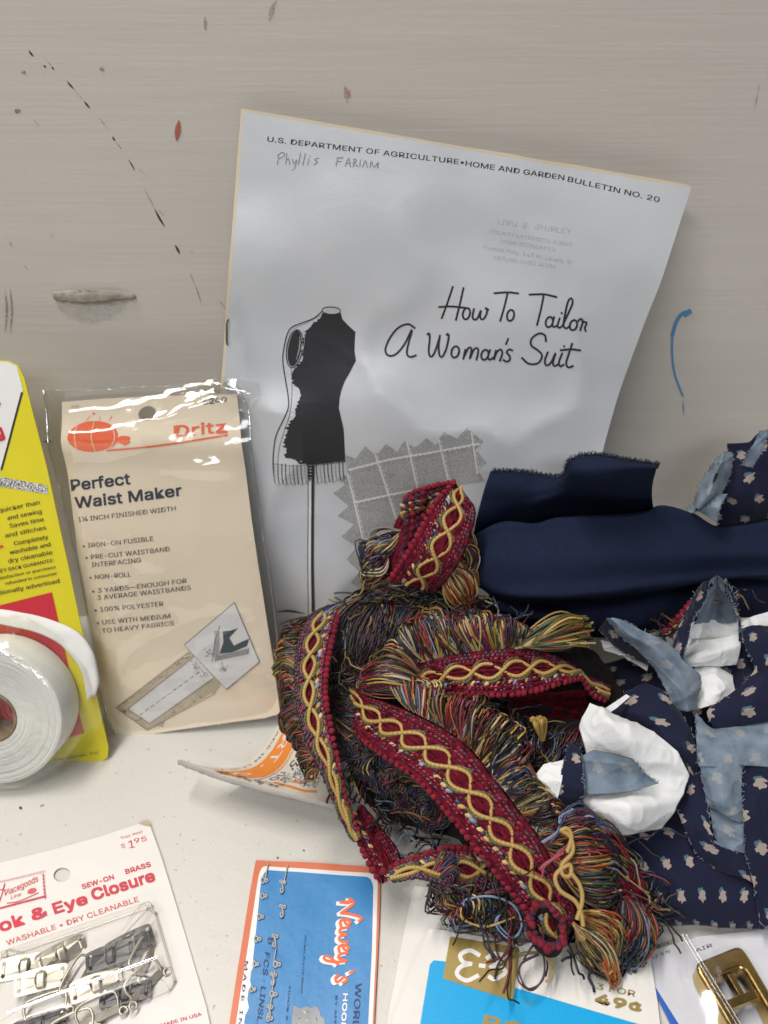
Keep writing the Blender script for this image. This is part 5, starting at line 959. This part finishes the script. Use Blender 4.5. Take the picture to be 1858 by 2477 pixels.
scrap_parts(nf, 'lower_layer', KN, (
    [(190, 930, -.012), (400, 950, -.012), (700, 940, -.012), (1000, 890, -.012), (1350, 840, -.012), (1700, 830, -.012)],
    [(180, 1000, -.004), (400, 1050, -.001), (700, 1040, .000), (1000, 1000, -.001), (1300, 950, -.004), (1700, 920, -.006)],
    [(240, 1050, -.004), (450, 1100, -.002), (700, 1130, -.002), (1000, 1110, -.003), (1250, 1060, -.006), (1700, 1000, -.01)],
    [(290, 1070, -.014), (500, 1130, -.016), (700, 1180, -.016), (950, 1180, -.016), (1200, 1120, -.016), (1700, 1060, -.018)]), [navym], 80, 40, (.001, 40), 4, .0007, True, (.0002, 200))

# printed cotton: navy with small cream and teal flowers, faded on its reverse
def floral(name, base, base2, pet, leaf, rev=False):
    t = NT(name); uv = t.n('TexCoord').outputs['UV']; sx, sy = .0122, .0126
    wob = t.n('TexNoise', {'Vector': uv, 'Scale': 620, 'Detail': 4}).outputs[1]; q = t.n('VectorMath', {0: wob, 1: (.5, .5, .5)}, operation='SUBTRACT').outputs[0]; q = t.n('VectorMath', {0: q, 'Scale': .0024}, operation='SCALE').outputs[0]; uv2 = t.n('VectorMath', {0: uv, 1: q}, operation='ADD').outputs[0]
    s = t.n('SeparateXYZ', {0: uv2}); y = t.math('DIVIDE', s.outputs[1], sy); row = t.math('FLOOR', y); x = t.math('ADD', t.math('DIVIDE', s.outputs[0], sx), t.math('MULTIPLY', t.math('MODULO', row, 2.0), .5))
    fx = t.math('SUBTRACT', t.math('FRACT', x), .5); fy = t.math('SUBTRACT', t.math('FRACT', y), .5)
    def blob(cx, cy, rx, ry): return t.math('ADD', t.math('POWER', t.math('ABSOLUTE', t.math('DIVIDE', t.math('SUBTRACT', fx, cx), rx)), 2.0), t.math('POWER', t.math('ABSOLUTE', t.math('DIVIDE', t.math('SUBTRACT', fy, cy), ry)), 2.0))
    d = blob(0, .0, .13, .15)
    for b in ((-.11, .06, .075, .065), (.11, .08, .075, .075), (.02, .14, .065, .075), (.09, -.09, .08, .06)): d = t.math('MINIMUM', d, blob(*b))
    lf = t.math('MINIMUM', blob(-.13, -.12, .07, .10), blob(-.04, -.18, .07, .05)); soft = lambda v: t.math('MULTIPLY_ADD', v, -3.0, 3.4, clamp=True)
    wv = t.noise(t.tex('UV', (1300, 3200, 1), (0, 0, .02)), 1, 2); n2 = t.noise(t.tex(), 120, 3)
    b = t.mix(t.math('MULTIPLY', wv, n2) if not rev else t.math('MULTIPLY_ADD', t.math('MULTIPLY_ADD', n2, 2.4, -.75), .75, t.math('MULTIPLY', wv, .45), clamp=True), base, base2)
    k = .9 if not rev else .45
    c = t.mix(t.math('MULTIPLY', soft(lf), k), b, leaf); c = t.mix(t.math('MULTIPLY', soft(d), t.math('MULTIPLY_ADD', wv, .5, k-.3, clamp=True)), c, pet)
    t.set(col=c, rough=.85, spec=.2, sheen=.1); t.bump(wv, .25, .0003); return t.m
flo = floral('floral_cotton', (.0055, .0075, .026), (.015, .019, .050), (.36, .30, .27), (.07, .14, .18)); rvs = floral('floral_reverse', (.065, .10, .15), (.22, .275, .34), (.40, .36, .33), (.20, .28, .33), True)
wc_ = NT('white_cotton'); v = wc_.tex(); w1 = wc_.noise(wc_.tex('UV', (1200, 3000, 1)), 1, 2); wc_.set(col=wc_.mix(wc_.noise(v, 60, 3), (.66, .68, .70), (.76, .77, .78)), rough=.85, spec=.15); wc_.bump(wc_.math('ADD', wc_.noise(v, 260, 3), w1), .35, .0007); whitec = wc_.m
ravel = threads('pale_ravel', .8, .2)
seedc = [10]
def scrap(label, folds, group=None, cat='fabric scrap', name='fabric_scrap'):
    f0 = folds[0]; q = f0[1][-1][0]; t = empty(name, tuple(H(f0[0][0]+q[0]*f0[0][2], f0[0][1]+q[1]*f0[0][2], 0)), label, cat, group)
    for k, rows, side in folds:
        seedc[0] += 1; mats = {'front': [flo, rvs], 'back': [rvs, flo], 'white': [whitec]}[side]; G, o = scrap_parts(t, {'front': 'printed_side', 'back': 'faded_side', 'white': 'white_cloth'}[side], k, rows, mats, 64, 64, (.0014, 75) if side != 'white' else (.0012, 40), seedc[0], .00035, fine=(.0003, 150), crease=.0007 if side != 'white' else .0008)
        if side != 'white':
            for e in (G[:, 0], G[:, -1]): fray(o, e, 26, .0016, ravel, (.16, .2, .27))
    return t
KF = (1250, 1400, 608/1659)
scrap('large navy floral cloth lowest in the scrap heap, spread out towards the gold buckle', [(KF, (
    [(560, 560, -.030), (1000, 460, -.030), (1750, 400, -.030)], [(450, 900, -.022), (1000, 900, -.020), (1750, 900, -.020)], [(330, 1400, -.014), (1000, 1400, -.012), (1750, 1400, -.010)], [(600, 1700, -.008), (1000, 1700, -.004), (1750, 1700, -.004)], [(700, 1950, -.004), (1100, 1900, .000), (1750, 1950, -.001)], [(760, 2200, -.003), (1150, 2120, .000), (1700, 2150, 0)], [(850, 2295, -.006), (1200, 2290, -.004), (1650, 2310, -.004)]), 'front')], 'floral scraps in the heap')
scrap('navy floral strip at the right edge, lying above the wide faded strip', [(KF, (
    [(1480, 335, .010), (1560, 305, .013), (1780, 320, .012)], [(1500, 420, .012), (1600, 430, .016), (1780, 450, .014)], [(1575, 590, .012), (1650, 620, .015), (1780, 640, .014)], [(1430, 750, .010), (1560, 780, .014), (1780, 800, .014)], [(1255, 880, .008), (1480, 870, .012), (1780, 850, .012)], [(1300, 985, .006), (1500, 965, .009), (1780, 920, .009)]), 'front')], 'floral scraps in the heap')
scrap('dark navy floral fold inside the standing loop, left of the right-hand floral strip', [(KF, ([(1330, 540, 0), (1480, 440, .004), (1560, 490, .006)], [(1415, 620, -.002), (1500, 590, 0), (1580, 590, .006)], [(1430, 730, -.002), (1500, 710, .0), (1575, 650, .006)]), 'front')], 'floral scraps in the heap')
scrap('wide faded blue reverse of a floral strip hanging down at the right side', [(KF, ([(1180, 890, .006), (1300, 985, .007), (1500, 965, .008), (1780, 905, .008)], [(1185, 1060, .010), (1400, 1090, .013), (1780, 1080, .012)], [(1205, 1240, .009), (1350, 1245, .012), (1480, 1230, .011), (1780, 1250, .010)]), 'back'),
    (KF, ([(1205, 1200, .009), (1350, 1210, .0118), (1490, 1215, .010)], [(1225, 1330, .009), (1350, 1330, .012), (1485, 1320, .010)], [(1255, 1480, .006), (1370, 1500, .010), (1490, 1470, .008)], [(1265, 1505, .004), (1420, 1590, .006), (1497, 1610, .005)]), 'back'),
    (KF, ([(1270, 1520, .002), (1420, 1585, .003), (1495, 1560, .004)], [(1300, 1650, .003), (1400, 1670, .005), (1500, 1690, .005)], [(1330, 1755, .002), (1420, 1790, .004), (1506, 1815, .003)]), 'back')], 'floral scraps in the heap')
scrap('navy floral panel at the lower right edge, below the wide faded strip', [(KF, ([(1482, 1235, .009), (1780, 1250, .011)], [(1490, 1500, .008), (1780, 1500, .010)], [(1502, 1800, .005), (1780, 1800, .007)], [(1560, 2010, .003), (1780, 2020, .004)], [(1612, 2290, .001), (1780, 2310, .002)]), 'front')], 'floral scraps in the heap')
scrap('navy floral fold running down right of the white crumpled piece', [(KF, ([(1130, 1330, .000), (1190, 1280, .004), (1225, 1300, .004)], [(1050, 1490, .001), (1180, 1460, .005), (1262, 1510, .006)], [(1100, 1630, .002), (1220, 1670, .005), (1310, 1750, .005)], [(1180, 1800, .001), (1330, 1850, .004), (1510, 1830, .004)], [(1280, 1890, -.001), (1450, 1950, .002), (1565, 2010, .002)]), 'front')], 'floral scraps in the heap')
scrap('standing loop of floral cloth with a faded inside, next to the navy twill', [(KF, ([(1190, 60, .016), (1250, 20, .02), (1300, -5, .022)], [(1130, 220, .014), (1185, 200, .018), (1250, 150, .02)], [(1070, 350, .012), (1115, 330, .016), (1160, 290, .018)], [(1030, 470, .010), (1075, 460, .014), (1125, 430, .016)], [(1062, 545, .008), (1090, 535, .012), (1108, 520, .014)]), 'front'),
    (KF, ([(1290, -5, .016), (1325, -25, .014), (1372, 5, .016)], [(1240, 150, .012), (1320, 150, .004), (1420, 150, .013)], [(1165, 295, .009), (1300, 290, .000), (1450, 290, .010)]), 'back'),
    (KF, ([(1362, -5, .020), (1385, 15, .019)], [(1415, 140, .017), (1450, 150, .016)], [(1448, 270, .015), (1472, 290, .014)], [(1465, 410, .012), (1488, 425, .012)]), 'front')], 'floral scraps in the heap')
scrap('white cloth tucked inside the standing floral loop', [(KF, ([(1150, 285, .007), (1300, 270, .001), (1460, 280, .009)], [(1125, 400, .005), (1300, 385, .001), (1475, 390, .007)]), 'white'), (KF, ([(1125, 395, .001), (1300, 400, .005), (1475, 370, .006)], [(1100, 540, .005), (1260, 500, .008), (1475, 440, .007)], [(1080, 585, .003), (1210, 575, .004), (1440, 560, .002)]), 'white'),
    (KF, ([(1170, 590, .000), (1300, 565, .002), (1425, 640, .000)], [(1200, 720, .002), (1320, 700, .006), (1430, 700, .003)], [(1165, 875, .003), (1290, 835, .005), (1435, 738, .003)]), 'white')], 'white scraps in the heap')
scrap('white cloth edge showing at the right border behind the floral loop', [(KF, ([(1500, 290, .003), (1580, 245, .005), (1780, 180, .006)], [(1475, 335, .002), (1600, 330, .006), (1780, 340, .004)]), 'white')], 'white scraps in the heap')
scrap('narrow faded blue strip folded down from the navy twill to the centre of the scraps', [(KF, ([(590, 262, .018), (625, 258, .02), (690, 270, .02)], [(680, 380, .015), (750, 375, .020), (830, 340, .019)], [(795, 465, .013), (900, 450, .018), (1000, 425, .015)], [(905, 590, .011), (1010, 560, .016), (1095, 530, .012)], [(980, 720, .009), (1100, 680, .014), (1215, 645, .010)], [(1060, 865, .006), (1130, 875, .009), (1195, 865, .006)]), 'back'),
    (KF, ([(540, 330, .006), (575, 290, .012), (605, 262, .016)], [(640, 440, .006), (680, 410, .010), (715, 385, .014)], [(775, 525, .004), (810, 500, .008), (835, 475, .012)], [(880, 570, .003), (900, 580, .006), (912, 592, .009)]), 'front')], 'floral scraps in the heap')
scrap('thin white strip in shadow under the narrow faded blue strip', [(KF, ([(555, 405, 0), (700, 450, .001), (870, 560, 0)], [(575, 475, -.003), (700, 515, -.003), (860, 610, -.003)]), 'white')], 'white scraps in the heap')
scrap('navy floral piece behind the big white crumpled cloth', [(KF, ([(720, 745, .004), (850, 690, .008), (965, 735, .008)], [(605, 885, .002), (760, 875, .008), (1000, 870, .010), (1085, 890, .008)], [(800, 970, .004), (950, 990, .010), (1145, 990, .010)], [(900, 1070, .004), (1020, 1100, .010), (1192, 1120, .008)], [(1050, 1160, .002), (1110, 1205, .006), (1197, 1240, .006)], [(1130, 1300, -.001), (1160, 1310, .002), (1205, 1300, .001)]), 'front')], 'floral scraps in the heap')
scrap('big crumpled white cloth in the middle of the scraps, with a faded blue patch', [(KF, ([(485, 822, .014), (560, 858, .016), (645, 900, .014)], [(412, 970, .012), (620, 945, .020), (900, 1012, .014)], [(440, 1075, .012), (720, 1060, .018), (1060, 1142, .013)], [(470, 1190, .009), (800, 1175, .014), (1112, 1240, .011)], [(480, 1290, .007), (850, 1290, .010), (1138, 1300, .009)], [(500, 1400, .005), (800, 1420, .010), (1098, 1420, .008)], [(435, 1460, .008), (760, 1500, .016), (1062, 1482, .008)], [(480, 1560, .006), (750, 1610, .014), (1002, 1582, .006)], [(560, 1665, .002), (700, 1692, .006), (950, 1648, .002)]), 'white'),
    (KF, ([(438, 1165, .014), (510, 1130, .016), (700, 1175, .0185), (760, 1200, .0185)], [(440, 1290, .012), (560, 1280, .013), (760, 1290, .014), (860, 1300, .015)], [(442, 1425, .011), (600, 1420, .014), (780, 1395, .014), (940, 1350, .014)]), 'back')], 'white scraps in the heap')
scrap('small white cloth tip poking out left of the navy floral wedge', [(KF, ([(180, 1230, .010), (310, 1205, .010)], [(108, 1335, .011), (300, 1330, .014)], [(200, 1445, .008), (275, 1440, .012)], [(248, 1520, .004), (264, 1528, .005)]), 'white'),], 'white scraps in the heap')
scrap('small sliver of white cloth above the big crumpled white one', [(KF, ([(720, 765, .010), (745, 780, .010)], [(640, 820, .012), (665, 850, .012)], [(575, 860, .010), (610, 885, .010)]), 'white')], 'white scraps in the heap')
scrap('navy floral wedge lying left of the big crumpled white cloth', [(KF, ([(335, 1075, .011), (425, 1120, .014)], [(310, 1210, .013), (442, 1250, .017)], [(280, 1340, .013), (450, 1400, .016)], [(252, 1500, .009), (440, 1440, .014)], [(256, 1565, .005), (370, 1490, .010)]), 'front')], 'floral scraps in the heap')
scrap('navy floral cloth standing apart at the right edge against the wall, above the navy twill', [(KN, ([(1440, 160, 0), (1560, 150, .002), (1620, 95, .002), (1780, 60, 0)], [(1450, 300, 0), (1560, 290, .004), (1780, 250, .004)], [(1400, 430, 0), (1540, 430, .004), (1780, 420, .004)], [(1385, 650, -.008), (1550, 650, -.008), (1780, 640, -.008)]), 'front'),
    (KN, ([(1385, 225, .004), (1425, 200, .007), (1460, 205, .004)], [(1330, 330, .004), (1390, 320, .011), (1455, 330, .005)], [(1270, 440, .003), (1340, 430, .010), (1405, 430, .005)], [(1222, 518, .002), (1265, 530, .006), (1315, 520, .003)]), 'back'),
    (KN, ([(1405, 425, .008), (1440, 430, .008)], [(1340, 490, .008), (1405, 500, .010)], [(1295, 515, .006), (1388, 580, .008)]), 'back'), (KN, ([(1618, 92, .008), (1668, 90, .008)], [(1570, 180, .008), (1630, 195, .009)], [(1525, 272, .006), (1575, 285, .007)]), 'back')], 'floral scraps in the heap')
